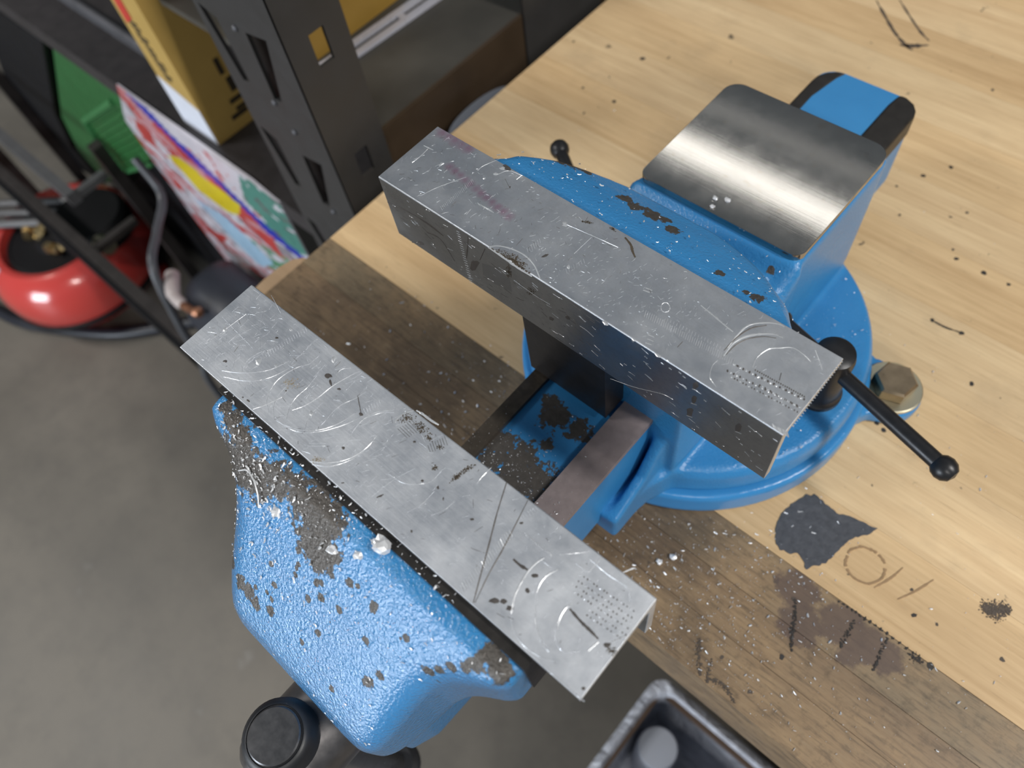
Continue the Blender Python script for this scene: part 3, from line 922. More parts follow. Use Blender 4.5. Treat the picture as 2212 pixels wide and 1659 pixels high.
#%%MARKS
# scratches, stamped teeth, gouges and grime worked into the soft jaws, plus one painted reflection (local mm: u along the pad, v across it or down its leg)
MARKS = '''F b 0.24 22.6 3.7 28.4 7 33.6 11.1 37.8 16 40.6 22.8
F b 0.24 25.5 2.5 33 6.1 38 10.3 41.4 15.8 43.8 23.6
F b 0.24 51.3 3.4 46.3 6.8 43.8 12.3 43.6 16.7 45.2 22.4 48.1 26.9
F b 0.22 54.7 3.2 50.9 6 48.8 10.2 48.1 15.6
F b 0.3 54.7 3.6 60.2 3.9 66.3 6.2 71.6 10.3 75.4 16.4 77.4 23.6
F b 0.26 56.4 3.1 65.5 4.8 72.1 9.8 77.7 17.8 80.7 25.4
F b 0.22 59.4 4.7 56.2 9.4 54.8 14.1 55 19.4 54 25.3
F b 0.36 57.7 9.5 60 13.7 61.5 19.3 62.2 25.6 64.2 32.4 65.2 35
F b 0.24 62.2 25.6 59.5 31.7 62 35.1
F b 0.4 45.5 0.7 47.9 4.8 50.5 10.8
F b 0.24 67.3 7.3 65.4 10 64.2 12.7
F b 0.2 70.9 12.2 70.4 21 72.8 27.2 74 31.7
F b 0.3 78 -0.1 83.5 3.6 87.9 8.4 90.2 14.2 90.3 19.7 88.7 26
F b 0.24 79.8 -0.3 85.3 3.3 89.2 9.1 91 15.5
F b 0.22 83.9 12.7 81.9 18 81.5 23.2 83.1 28 87.6 32.8
F b 0.2 81.5 19.7 81.9 24.2 85.1 29.5 88.4 32
F b 0.34 8.4 15.1 9 20.4 9.7 26.3
F b 0.14 29.9 17 20.9 24.4 13.4 32
F b 0.14 2.8 19.5 14 18.5 24.7 17.7
F b 0.14 28.5 9.7 27.3 13.5 28.4 18.9
F b 0.2 73.1 3.5 78.3 7.6
F b 0.2 72.7 4.6 78 8.6
F b 0.16 105 4.9 106.7 14 109.5 21.4
F b 0.2 103.7 14.2 110.8 15.3 116.8 20.7 117.4 26.3
F b 0.28 10.9 38.5 16.5 36.7 21.1 35.1
F b 0.18 29.8 17.3 31.9 16.5
F b 0.23 30 18.3 32.1 17.5
F b 0.21 30.3 19.2 32.2 18.6
F b 0.28 30.1 20.4 32.9 19.4
F b 0.21 30.7 21.3 32.7 20.6
F b 0.3 30.6 22.4 33.2 21.5
F b 0.28 31 23.3 33.3 22.5
F b 0.25 31.3 24.3 33.4 23.6
F b 0.28 31.4 25.4 33.8 24.5
F b 0.24 31.7 26.4 33.9 25.6
F b 0.2 31.9 27.4 34.2 26.6
F b 0.25 32 28.5 34.5 27.5
F b 0.26 32.3 29.5 34.7 28.6
F b 0.19 32.5 30.5 35 29.6
F b 0.23 32.8 31.5 35 30.7
F b 0.28 33.1 32.5 35.2 31.7
F b 0.28 33.1 33.6 35.7 32.6
F b 0.19 33.7 34.5 35.6 33.8
F b 0.25 33.8 35.6 35.9 34.8
F b 0.3 34.1 36.6 36.1 35.8
F b 0.23 78.4 26.3 80.5 25.4
F b 0.27 78.7 27.3 80.9 26.3
F b 0.26 79.1 28.3 81.1 27.3
F b 0.24 79.3 29.3 81.6 28.3
F b 0.25 79.8 30.2 81.7 29.3
F b 0.27 80.1 31.2 82.2 30.2
F b 0.23 80.4 32.2 82.5 31.2
F bp 0 31.9 15.8 32.4 15.1 32.7 14.2 31.8 13.9 30.7 14.1 29.6 14.9 29.6 15.8 30 16.4 31 16.5
F bp 0 30.6 32.9 31.1 32.4 30.8 32 30.5 31.8 29.9 32 29.4 32.4 29.3 32.8 29.4 33.3 30 33.3
F bp 0 65 13.5 65.2 12.9 65.4 12.2 64.6 12.3 64.1 12.4 63.6 12.8 63.4 13.3 63.5 13.9 64.3 13.7
F bp 0 54.5 34 54.7 33.5 55.3 32.6 54.5 32.4 53.6 32.9 53.1 33.4 52.8 34 53 34.6 53.8 34.7
F bp 0 9.2 16.9 9.6 16.3 9.5 15.8 9.1 15.5 8.2 15.6 7.5 16.2 7.6 16.8 7.6 17.4 8.4 17.3
F bp 0 38.5 18.5 39 18.1 39 17.6 38.4 17.7 37.9 17.6 37.3 18 37.1 18.6 37.6 18.7 38 19
F dp 0 59.3 28.2 58.6 27.4 58.4 26.6 57.1 26.4 56.3 26.8 56.2 27.4 56.4 27.9 57.1 28.4 58.2 28.6
F dp 0 60.7 26.5 61.4 26 62.1 25.4 61.7 25.3 60.7 25.5 59.7 26 59.3 26.5 59.3 26.9 59.7 27
F dp 0 65.7 26.7 65.9 26.4 65.6 26 65.1 25.8 64.7 25.7 64.3 25.8 64.6 26.3 64.8 26.7 65.3 26.7
F dp 0 29.1 27 29.3 26.7 28.9 26.4 28.6 26 28.2 26.1 27.9 26.3 27.9 26.7 28.3 26.9 28.7 27.1
F dp 0 21 7.6 21.2 7.4 21 6.9 20.3 6.8 19.7 6.4 19.5 6.8 19.6 7.2 20 7.7 20.7 7.9
F dp 0 84.4 11.4 84.5 11 84.5 10.6 84 10.5 83.7 10.6 83.2 10.7 83.2 11.1 83.6 11.4 84.1 11.6
F dp 0 42 2 42.2 1.7 41.6 1.5 40.8 1.4 40.5 1.6 40.3 1.8 40.6 2 41.3 2.2 41.7 2.1
F dp 0 38.7 1.8 38.8 1.5 38.7 1.3 38.4 1.1 38.2 1.2 37.9 1.3 38.1 1.5 38.1 1.7 38.4 1.7
F dp 0 93.9 2.3 93.9 2.1 93.7 1.9 93.5 1.6 93.1 1.5 93 1.7 93.2 1.9 93.4 2.2 93.7 2.4
F dp 0 102.7 28.7 103 28.4 102.6 28.2 102.4 27.8 102 28 101.7 28.2 101.9 28.5 102 28.7 102.4 28.9
F dp 0 49.9 13.6 49.9 13.4 49.9 13.2 49.6 13.1 49.4 13.1 49.1 13.2 49.2 13.5 49.3 13.7 49.6 13.8
F dp 0 107.8 8 107.7 7.3 107.7 6.8 107.2 6.2 106.7 5.5 106.5 5.7 106.6 6.3 107 7.1 107.5 7.9
F d 0.4 72.7 28.6 75.7 26.6 78.7 24.6
F dp 0 79.8 24.6 80.4 24.3 79.9 23.8 79.5 23.4 78.9 23.6 78.4 23.8 78.4 24.4 79 24.7 79.5 24.7
F gp 0 95 36.2 96.2 35.2 95.6 32.9 94.3 31.5 92.7 29.7 91.4 30.5 91.4 32.6 91.6 35 93.5 36.6
F gp 0 105 34.2 102.8 33.1 101.7 31.9 99.4 32.5 97 33 97.1 34.4 98.7 35.3 100.9 35.8 102.7 35
F gp 0 107.7 32.6 107.8 31.8 106.4 31.7 104.9 31.7 104 32.3 103.9 33.1 104.9 33.6 106.3 33.7 107.3 33.2
F gp 0 111.8 33.1 112.3 32.5 112 31.7 111.1 31.4 110.3 31.5 109.6 31.9 109.7 32.8 110.1 33.7 111.1 33.3
F b 1 91.5 29.3 91 31.3 91.6 34.5 93.4 37
F b 1 94.2 37.6 96.8 37.9 101.5 38 104.6 38.4
F d 0.28 94 28.3 99.3 27.8
F d 0.27 94.2 29.2 99.7 28.7
F d 0.24 94.6 30.1 99.8 29.6
F d 0.21 94.9 31 100.1 30.5
F d 0.25 94.9 32 100.6 31.4
F d 0.2 94.9 32.9 101.1 32.2
F d 0.25 95.3 33.8 101.3 33.1
F d 0.22 107 30.3 109.4 29
F d 0.23 107.1 31.3 110 29.7
F d 0.26 107.2 32.3 110.6 30.4
F d 0.25 107.9 32.9 110.6 31.4
F d 0.23 108.3 33.8 110.9 32.3
F d 0.23 108.7 34.6 111.2 33.1
F d 0.29 109.1 35.4 111.5 34
F d 0.19 108.9 36.6 112.4 34.6
F tp 0 51.2 18.3 52.8 16.8 50.8 15.3 49.3 14.4 47.5 14.5 45.7 15.4 46.2 17 47.1 18.6 49.4 19.7
F tp 0 82.4 4.4 82.1 3 81.5 1.5 79.6 0.4 78.1 0.4 78 1.4 77.6 2.3 79.2 3.3 80.8 4.3
F d 0.6 137.5 37 142 27.2 147.4 16.7 151.4 8.7 155.5 0.7
F d 0.48 147.1 36.6 149.9 25.7 151.8 17.7 153.3 10.3 155.9 1
F d 1.2 156.2 18.8 159.1 18.7 161.9 19.1
F d 1.2 179.6 18.1 184.2 17.3 188 17 191.6 16.6
F b 0.51 148.5 2.1 151.1 1.2
F b 0.62 148.5 3.1 151.1 2.2
F b 0.51 148.5 4.1 151.2 3.1
F b 0.51 148.7 5 151 4.2
F b 0.52 148.6 6 151.1 5.1
F b 0.43 148.4 7.1 151.4 6
F b 0.47 148.7 8 151.1 7.1
F b 0.46 148.8 9 151.1 8.1
F b 0.46 148.4 10.1 151.4 8.9
F b 0.37 148.5 11.1 151.4 10
F b 0.55 148.8 12 151.2 11
F b 0.6 148.7 13 151.2 12
F b 0.53 148.7 14 151.3 13
F b 0.52 148.7 15 151.3 14
F b 0.5 148.6 16.1 151.4 15
F b 0.38 148.9 17 151.2 16.1
F b 0.39 148.9 18 151.2 17.1
F b 0.44 149 19 151.2 18.1
F b 0.45 148.7 20.1 151.4 19
F b 0.62 148.7 21.2 151.6 20
F b 0.43 148.9 22.1 151.3 21.1
F b 0.51 148.7 23.2 151.5 22
F b 0.52 148.7 24.2 151.6 23
F b 0.6 149 25.2 151.4 24.2
F b 0.29 153.6 27.7 155 27
F b 0.32 154.4 27.6 155.5 27.1
F b 0.44 155.1 27.6 156.2 27.1
F b 0.34 155.6 27.7 157.1 27
F b 0.46 156.3 27.7 157.8 27
F b 0.33 157.1 27.7 158.4 27.1
F b 0.32 157.7 27.7 159.1 27
F b 0.41 158.4 27.7 159.8 27
F b 0.33 159 27.7 160.5 27
F b 0.38 159.7 27.7 161.2 27
F b 0.31 160.6 27.7 161.7 27.1
F b 0.4 161.2 27.7 162.4 27.1
F b 0.28 161.9 27.7 163 27.1
F b 0.43 162.5 27.7 163.8 27.1
F b 0.41 163.1 27.8 164.6 27.1
F b 0.45 163.8 27.8 165.2 27.1
F b 0.32 148.7 30.9 150.4 30.4
F b 0.24 149 31.8 150.6 31.4
F b 0.24 149 32.8 151.1 32.3
F b 0.26 149.3 33.8 151.3 33.2
F b 0.35 149.5 34.8 151.6 34.2
F b 0.24 150 35.7 151.6 35.3
F b 0.38 150.3 36.6 151.8 36.2
F b 0.9 166.6 5.7 163.8 11.1 162.4 17.7 162.5 22.1 163.5 25.3
F b 0.28 166.6 5.7 169.6 3 174.9 1.1 181.5 1.6 186.4 4
F b 0.6 168.6 15.5 167.6 18.9 167.9 22.2 169.2 25.1
F b 0.32 168.9 15.2 172.3 10.4 176.7 6.6 182.5 4.6
F b 0.48 180.7 11 179.1 13.7 178.5 17.2 179.2 20.1
F b 0.52 177 30.2 177.3 35.9
F b 0.24 172.3 30.1 177 30.2
F b 0.6 195.2 18.5 197.2 22.4
F b 0.8 191.3 12 192.1 16
F b 0.2 180 10.4 182.8 7.7 186.5 7.4 189.6 10.6
F b 0.28 166.5 29.1 170.3 32.7 173.3 35.8
F b 0.24 174.7 33.9 181.9 33.6 189 34.1 192.2 31.4
F b 0.3 129.9 30.3 129.7 33.6 129.9 37.9
F b 0.24 125.6 12.7 127.7 17.1 128.3 21.6
F b 0.2 118.5 8.4 120.3 13.8 120.5 19.5
F b 0.6 185.2 36.9 186.9 40.1 187.7 40.5
F b 0.4 178.5 5.2 180.6 4.7 182.6 4.4
F dp 0 161.4 6.4 161.6 5.6 160.8 4.7 159.9 4.3 158.9 3.9 158.8 4.6 159.1 5.3 159.6 6.1 160.5 6.4
F dp 0 163.4 7.7 163.4 7.1 163.2 6.4 162.5 6.2 161.7 6 161.6 6.6 161.5 7.1 162.1 7.7 162.8 7.8
F dp 0 166.2 7.4 166.4 6.7 165.9 6.1 165.3 5.8 164.6 5.6 164.5 6.3 164.2 6.8 164.9 7.2 165.5 7.5
F dp 0 165.7 19.8 165.9 19.4 165.4 18.8 164.8 18.3 164.2 18.3 163.8 18.5 164 19.2 164.7 19.8 165.4 20.1
F dp 0 166.7 14.6 166.9 14 166.7 13.6 166.3 13.5 165.8 13.5 165.3 13.9 165.2 14.5 165.7 14.9 166.2 14.7
F dp 0 197.2 3.3 197.3 3 197.1 2.7 196.8 2.5 196.4 2.5 196.2 2.7 196.2 3.1 196.5 3.5 197 3.6
F dp 0 195.4 17.5 195.5 17.2 195.3 16.5 194.6 16 194 16.1 193.6 16.4 193.8 17.1 194.5 17.6 195.2 18.1
F dp 0 151 29.9 151 29.6 150.9 29.2 150.5 29 150.1 28.9 149.9 29.2 150.1 29.5 150.4 29.9 150.7 30
F dp 0 137.6 20.7 137.7 20.4 137.4 20 137 19.7 136.6 19.8 136.3 19.9 136.6 20.3 136.8 20.7 137.2 20.9
F dp 0 120.9 21.5 121.3 21.1 121 20.9 120.8 20.7 120.4 20.8 120 21.1 120.1 21.4 120.1 21.9 120.5 21.7
F dp 0 125 19.6 125.1 19.3 125.3 18.9 125 19 124.7 19.1 124.4 19.5 124.3 19.8 124.3 20 124.5 20
F dp 0 124.5 5 124.7 4.7 124.7 4.4 124.4 4.4 124.1 4.4 123.8 4.7 123.6 5 124 5.1 124.3 5.2
F dp 0 115.1 20 115.2 19.7 115.1 19.3 114.7 19.3 114.3 19.2 114.2 19.5 114.2 19.7 114.3 20.1 114.7 20.1
F gp 0 123.7 31.8 124 30.2 124.2 28.5 123.4 26.1 122.4 24.5 121.7 25.3 121.6 26.9 122 28.9 122.7 31.4
F gp 0 124.8 35.3 125.4 34.6 125.1 32.5 124.2 30.6 123.3 30.4 122.4 29.9 122.8 31.7 123.1 33.2 123.9 34.9
F gp 0 115.3 27.4 116.1 27.3 115.8 26 115.6 24.7 114.6 24.2 113.7 24.3 113.7 25.6 113.9 26.8 114.7 27.3
F gp 0 199.1 17.2 198.2 16.4 197.5 15.4 195.7 15 195.1 15.6 194.8 16.2 195.7 16.9 196.9 17.7 197.9 17.4
F bp 0 175.9 28.4 175.9 28.2 175.9 27.9 175.7 27.8 175.5 28 175.4 28.1 175.4 28.3 175.4 28.5 175.6 28.5
F dp 0 177.1 28.5 177.2 28.3 177.1 28.2 177 28.1 176.8 28.2 176.7 28.3 176.7 28.5 176.8 28.6 176.9 28.7
F dp 0 178.5 28.7 178.4 28.5 178.5 28.2 178.3 28.1 178.1 28.3 178 28.4 177.9 28.7 178 28.8 178.2 28.9
F bp 0 179.5 28.6 179.7 28.5 179.6 28.3 179.4 28.3 179.2 28.3 179 28.4 179.1 28.6 179.1 28.9 179.3 28.8
F dp 0 180.8 28.8 180.9 28.6 180.9 28.4 180.7 28.4 180.5 28.4 180.3 28.6 180.3 28.8 180.4 29 180.6 28.9
F dp 0 181.8 28.8 182 28.6 182 28.4 181.8 28.4 181.6 28.4 181.4 28.6 181.5 28.8 181.5 29 181.7 29
F bp 0 183.1 29 183.2 28.8 183.2 28.6 183.1 28.5 182.8 28.5 182.7 28.8 182.7 29 182.8 29.1 183 29.2
F dp 0 184.4 29.1 184.6 28.9 184.5 28.8 184.3 28.6 184.1 28.7 184 28.9 184 29.1 184.1 29.3 184.3 29.3
F dp 0 185.6 29.2 185.6 28.9 185.5 28.8 185.4 28.6 185.2 28.8 185.1 28.9 185 29.2 185.2 29.3 185.3 29.2
F bp 0 186.8 29.3 186.8 29.1 186.9 28.8 186.7 28.8 186.5 28.9 186.3 29.1 186.3 29.3 186.5 29.4 186.6 29.4
F dp 0 187.9 29.3 188 29.1 187.9 28.9 187.7 28.9 187.5 28.8 187.5 29.1 187.4 29.3 187.5 29.4 187.7 29.4
F dp 0 189.1 29.4 189.2 29.2 189.2 29 189 29 188.8 29 188.7 29.2 188.6 29.5 188.8 29.6 188.9 29.6
F bp 0 190.4 29.6 190.4 29.4 190.4 29.2 190.2 29.1 190 29.2 189.9 29.4 189.9 29.6 190 29.7 190.2 29.7
F dp 0 191.4 29.6 191.4 29.4 191.4 29.2 191.3 29.1 191.1 29.1 191 29.4 191 29.6 191.1 29.7 191.2 29.7
F dp 0 192.6 29.7 192.7 29.5 192.6 29.4 192.5 29.4 192.3 29.3 192.2 29.5 192.3 29.7 192.3 29.8 192.5 29.8
F bp 0 193.7 29.8 193.8 29.5 193.8 29.3 193.6 29.2 193.4 29.3 193.3 29.5 193.2 29.8 193.4 29.8 193.5 29.8
F dp 0 194.9 29.9 195 29.7 194.9 29.5 194.8 29.5 194.6 29.5 194.5 29.7 194.5 29.9 194.6 30 194.8 30
F dp 0 176.6 26.4 176.7 26.2 176.6 26.1 176.5 26 176.3 26.1 176.2 26.2 176.2 26.4 176.2 26.6 176.4 26.5
F dp 0 177.8 26.5 178 26.4 177.9 26.2 177.8 26.1 177.6 26.2 177.4 26.3 177.4 26.6 177.5 26.8 177.7 26.7
F bp 0 179.2 26.8 179.2 26.5 179.3 26.3 179.1 26.2 178.8 26.3 178.7 26.5 178.7 26.7 178.8 26.8 179 26.9
F dp 0 180.2 26.7 180.4 26.5 180.3 26.4 180.2 26.3 180 26.3 179.9 26.5 179.8 26.7 179.9 26.9 180.1 26.8
F dp 0 181.5 26.9 181.7 26.7 181.6 26.5 181.4 26.4 181.3 26.5 181.1 26.7 181.1 26.9 181.2 27.1 181.4 27
F bp 0 182.7 26.9 182.8 26.7 182.7 26.5 182.5 26.5 182.4 26.6 182.2 26.7 182.3 26.8 182.3 27 182.5 27.1
F dp 0 183.9 27.1 184 26.9 184 26.7 183.8 26.6 183.6 26.7 183.5 26.8 183.4 27.1 183.6 27.1 183.7 27.1
F dp 0 185.1 27.2 185.2 27 185.3 26.8 185.1 26.8 184.9 26.9 184.7 27 184.7 27.2 184.8 27.3 185 27.3
F bp 0 186.2 27.2 186.3 27 186.3 26.8 186.2 26.7 185.9 26.8 185.8 27 185.8 27.2 185.9 27.3 186.1 27.4
F dp 0 187.5 27.3 187.6 27.2 187.5 27 187.4 26.9 187.2 26.9 187.1 27.2 187 27.4 187.1 27.6 187.3 27.5
F dp 0 188.6 27.4 188.6 27.2 188.6 27 188.5 26.8 188.3 26.9 188.2 27.2 188.1 27.4 188.2 27.5 188.4 27.5
F bp 0 189.8 27.5 190 27.3 189.8 27.2 189.7 27 189.5 27.2 189.5 27.3 189.4 27.5 189.4 27.7 189.7 27.7
F dp 0 191.1 27.7 191.2 27.5 191.1 27.3 190.9 27.2 190.8 27.4 190.6 27.5 190.5 27.7 190.7 27.8 190.9 27.7
F dp 0 192.1 27.7 192.1 27.5 192.2 27.3 192 27.2 191.8 27.3 191.7 27.5 191.6 27.7 191.8 27.8 191.9 27.8
F bp 0 193.4 27.8 193.5 27.6 193.4 27.4 193.2 27.4 193 27.5 193 27.6 193 27.8 193 27.9 193.2 28
F dp 0 194.4 27.8 194.5 27.6 194.5 27.4 194.3 27.4 194.1 27.4 193.9 27.6 193.9 27.9 194.1 27.9 194.2 27.9
F dp 0 195.6 28 195.7 27.8 195.7 27.6 195.5 27.5 195.3 27.6 195.2 27.8 195.1 28 195.2 28.2 195.4 28.1
F dp 0 177.2 24.7 177.2 24.5 177.2 24.4 177.1 24.2 176.9 24.3 176.8 24.5 176.7 24.7 176.9 24.8 177 24.9
F bp 0 178.5 24.9 178.6 24.7 178.5 24.5 178.4 24.4 178.1 24.5 178 24.7 178 24.9 178.1 25 178.3 25
F dp 0 179.7 25.1 179.9 24.8 179.8 24.7 179.6 24.5 179.4 24.6 179.3 24.8 179.3 25 179.4 25.1 179.6 25.2
F dp 0 180.8 25 180.9 24.9 180.9 24.6 180.7 24.6 180.5 24.6 180.4 24.8 180.4 25 180.4 25.3 180.7 25.2
F bp 0 182.1 25.2 182.2 25 182.2 24.8 182 24.8 181.8 24.8 181.7 25 181.6 25.2 181.7 25.4 181.9 25.3
F dp 0 183.2 25.2 183.3 25 183.2 24.9 183.1 24.8 182.9 24.9 182.8 25 182.7 25.2 182.8 25.4 183 25.3
F dp 0 184.4 25.4 184.6 25.2 184.4 25.1 184.4 24.9 184.2 25 184 25.2 184 25.4 184.1 25.5 184.3 25.4
F bp 0 185.7 25.5 185.8 25.3 185.7 25.2 185.6 25.1 185.4 25.1 185.3 25.3 185.3 25.5 185.4 25.6 185.5 25.7
F dp 0 186.8 25.5 186.8 25.4 186.9 25.1 186.7 25.1 186.5 25.2 186.4 25.4 186.3 25.6 186.5 25.6 186.6 25.7
F dp 0 188 25.7 188.1 25.5 188 25.4 187.9 25.2 187.7 25.3 187.6 25.5 187.6 25.7 187.7 25.9 187.9 25.9
F bp 0 189.1 25.7 189.1 25.5 189.2 25.3 189 25.3 188.8 25.3 188.7 25.5 188.7 25.7 188.8 25.8 188.9 25.9
F dp 0 190.3 25.9 190.5 25.7 190.4 25.5 190.2 25.4 190 25.4 190 25.7 189.8 25.9 190 26.1 190.2 25.9
F dp 0 191.6 26.1 191.7 25.8 191.6 25.6 191.5 25.6 191.3 25.6 191.1 25.8 191.1 26 191.3 26.1 191.4 26.1
F bp 0 192.6 26 192.8 25.8 192.7 25.6 192.5 25.5 192.3 25.6 192.2 25.8 192.2 26 192.3 26.2 192.5 26.2
F dp 0 193.9 26.2 194 26 193.9 25.8 193.7 25.7 193.6 25.8 193.5 26 193.4 26.2 193.5 26.4 193.7 26.3
F dp 0 194.9 26.2 195 26 194.9 25.9 194.8 25.7 194.6 25.8 194.5 26 194.5 26.2 194.6 26.3 194.7 26.3
F bp 0 196.1 26.3 196.2 26.1 196.1 26 196 26 195.8 26 195.6 26.1 195.7 26.3 195.8 26.5 195.9 26.4
F bp 0 177.8 23.1 177.8 22.9 177.8 22.7 177.7 22.5 177.4 22.6 177.3 22.8 177.3 23 177.4 23.2 177.6 23.1
F dp 0 179.1 23.2 179.1 23 179.1 22.8 178.9 22.7 178.7 22.9 178.6 23 178.6 23.2 178.7 23.4 178.8 23.3
F dp 0 180.3 23.4 180.3 23.2 180.4 23 180.2 23 180 23 179.9 23.2 179.8 23.4 179.9 23.6 180.1 23.5
F bp 0 181.4 23.4 181.5 23.2 181.4 23.1 181.3 22.9 181.1 22.9 181 23.2 180.9 23.4 181.1 23.5 181.2 23.6
F dp 0 182.7 23.6 182.8 23.3 182.6 23.2 182.5 23.1 182.3 23.1 182.2 23.3 182.2 23.5 182.3 23.7 182.5 23.7
F dp 0 183.7 23.6 183.8 23.4 183.8 23.2 183.7 23 183.4 23.1 183.3 23.4 183.3 23.5 183.3 23.8 183.6 23.7
F bp 0 185 23.7 185.1 23.5 185 23.4 184.9 23.2 184.7 23.4 184.6 23.5 184.6 23.7 184.7 23.8 184.8 23.9
F dp 0 186.2 23.8 186.3 23.7 186.2 23.6 186.1 23.4 186 23.6 185.8 23.7 185.9 23.8 185.9 24 186.1 24
F dp 0 187.3 23.9 187.4 23.7 187.3 23.6 187.2 23.5 187 23.6 186.8 23.7 186.9 23.9 187 24 187.1 24
F bp 0 188.6 24.1 188.7 23.9 188.6 23.7 188.4 23.6 188.2 23.6 188.2 23.9 188.2 24 188.2 24.2 188.4 24.1
F dp 0 189.6 24.1 189.8 23.9 189.7 23.7 189.5 23.6 189.4 23.8 189.2 23.9 189.1 24.1 189.2 24.3 189.5 24.2
F dp 0 190.8 24.2 191 24 190.9 23.9 190.7 23.8 190.5 23.8 190.4 24 190.4 24.2 190.5 24.4 190.7 24.3
F bp 0 192.1 24.4 192.2 24.2 192.1 24 192 24 191.8 23.9 191.6 24.2 191.7 24.4 191.7 24.6 191.9 24.4
F dp 0 193.1 24.4 193.3 24.2 193.1 24.1 193 23.9 192.8 24 192.7 24.2 192.7 24.4 192.7 24.6 193 24.5
F dp 0 194.4 24.6 194.5 24.4 194.3 24.2 194.2 24.2 194.1 24.2 193.9 24.4 194 24.5 194 24.7 194.2 24.6
F bp 0 195.4 24.6 195.5 24.4 195.4 24.2 195.3 24.2 195.1 24.3 195 24.4 194.9 24.6 195.1 24.7 195.2 24.7
F dp 0 196.6 24.7 196.7 24.5 196.6 24.4 196.5 24.3 196.3 24.3 196.2 24.5 196.1 24.7 196.2 24.9 196.4 24.8
F bp 0 184.5 21.7 184.5 21.5 184.5 21.3 184.4 21.2 184.2 21.3 184.1 21.5 184 21.7 184.2 21.7 184.3 21.7
F dp 0 185.7 21.8 185.8 21.6 185.7 21.5 185.6 21.3 185.4 21.5 185.2 21.6 185.3 21.8 185.4 21.9 185.5 21.9
F dp 0 187 22 187.1 21.8 187.1 21.6 186.9 21.5 186.7 21.7 186.5 21.8 186.5 22 186.6 22.1 186.8 22.2
F bp 0 188.1 22.1 188 21.8 188.1 21.6 187.9 21.6 187.7 21.6 187.7 21.8 187.6 22 187.7 22.2 187.9 22.2
F dp 0 189.3 22.2 189.3 22 189.3 21.8 189.2 21.7 189 21.8 188.9 22 188.9 22.1 188.9 22.3 189.1 22.2
F dp 0 190.3 22.2 190.3 22 190.3 21.9 190.2 21.7 190 21.8 189.9 22 189.9 22.2 190 22.2 190.2 22.4
F bp 0 191.6 22.4 191.7 22.1 191.6 22 191.4 21.9 191.3 22 191.1 22.1 191.1 22.3 191.2 22.5 191.4 22.5
F dp 0 192.8 22.6 192.8 22.3 192.8 22.1 192.6 22.1 192.5 22.1 192.3 22.3 192.3 22.5 192.5 22.6 192.6 22.6
F dp 0 193.8 22.5 193.9 22.3 193.8 22.2 193.7 22.1 193.5 22.1 193.4 22.3 193.4 22.5 193.4 22.7 193.7 22.7
F bp 0 195.1 22.7 195.2 22.5 195 22.3 194.9 22.2 194.7 22.3 194.7 22.5 194.6 22.7 194.7 22.8 194.9 22.8
F dp 0 196.1 22.7 196.1 22.5 196.2 22.3 195.9 22.3 195.8 22.3 195.7 22.5 195.6 22.7 195.8 22.8 195.9 22.9
F dp 0 197.2 22.8 197.4 22.7 197.3 22.5 197.2 22.4 197 22.5 196.8 22.6 196.8 22.9 197 23 197.1 23.1
F dp 0 185.1 20.1 185.1 19.8 185 19.7 184.9 19.6 184.7 19.6 184.5 19.8 184.5 20.1 184.7 20.1 184.8 20.2
F dp 0 186.3 20.2 186.3 20 186.3 19.9 186.1 19.7 185.9 19.8 185.9 20 185.8 20.2 185.9 20.3 186.1 20.3
F bp 0 187.5 20.3 187.5 20.2 187.5 20 187.4 19.9 187.2 19.9 187 20.1 187 20.4 187.1 20.5 187.3 20.5
F dp 0 188.6 20.4 188.7 20.2 188.6 20 188.4 20 188.2 20 188.2 20.2 188.2 20.3 188.2 20.5 188.4 20.6
F dp 0 189.8 20.6 189.9 20.4 189.8 20.2 189.7 20.1 189.5 20.2 189.4 20.3 189.4 20.5 189.4 20.7 189.6 20.7
F bp 0 190.8 20.5 191 20.4 190.9 20.2 190.7 20.1 190.6 20.2 190.4 20.4 190.4 20.5 190.5 20.7 190.7 20.7
F dp 0 192.1 20.8 192.1 20.5 192.1 20.4 191.9 20.4 191.8 20.4 191.6 20.5 191.6 20.7 191.7 20.9 191.9 20.9
F dp 0 193.3 20.9 193.3 20.7 193.3 20.5 193.2 20.5 193 20.5 192.9 20.7 192.9 20.8 193 21 193.1 21.1
F bp 0 194.3 20.9 194.4 20.7 194.3 20.6 194.2 20.4 194 20.5 193.9 20.7 193.8 20.9 194 21 194.2 21
F dp 0 195.5 21.1 195.7 20.9 195.5 20.8 195.4 20.7 195.2 20.7 195.1 20.9 195.1 21 195.2 21.2 195.4 21.1
F dp 0 196.6 21.1 196.7 20.9 196.5 20.8 196.5 20.6 196.3 20.7 196.1 20.9 196.1 21.1 196.3 21.2 196.4 21.2
F bp 0 197.8 21.3 197.8 21.1 197.8 20.8 197.6 20.9 197.5 20.9 197.3 21 197.4 21.2 197.4 21.4 197.6 21.3
F b 0.53 186.8 0.2 187.5 0.3
F b 0.63 187.7 0.2 188.5 0.3
F b 0.71 188.6 0.3 189.3 0.3
F b 0.72 189.5 0.3 190.2 0.3
F b 0.62 190.4 0.3 191.2 0.4
F b 0.57 191.3 0.3 192 0.4
F b 0.59 192.2 0.3 193 0.4
F b 0.7 193 0.3 193.9 0.4
F b 0.58 194 0.3 194.7 0.4
F b 0.7 194.8 0.3 195.6 0.4
F b 0.64 195.8 0.4 196.5 0.4
F b 0.51 196.6 0.4 197.4 0.4
F b 0.54 197.6 0.4 198.2 0.5
F b 0.6 198.4 0.4 199.1 0.5
R b 0.44 6.5 14.6 6.8 19 6.3 25
R b 0.36 3.5 25 8.9 25.5
R b 0.16 23.3 3 26.2 11.2 32 22.3
R b 0.18 33.5 27.8 33.7 31.5 36.9 39.2
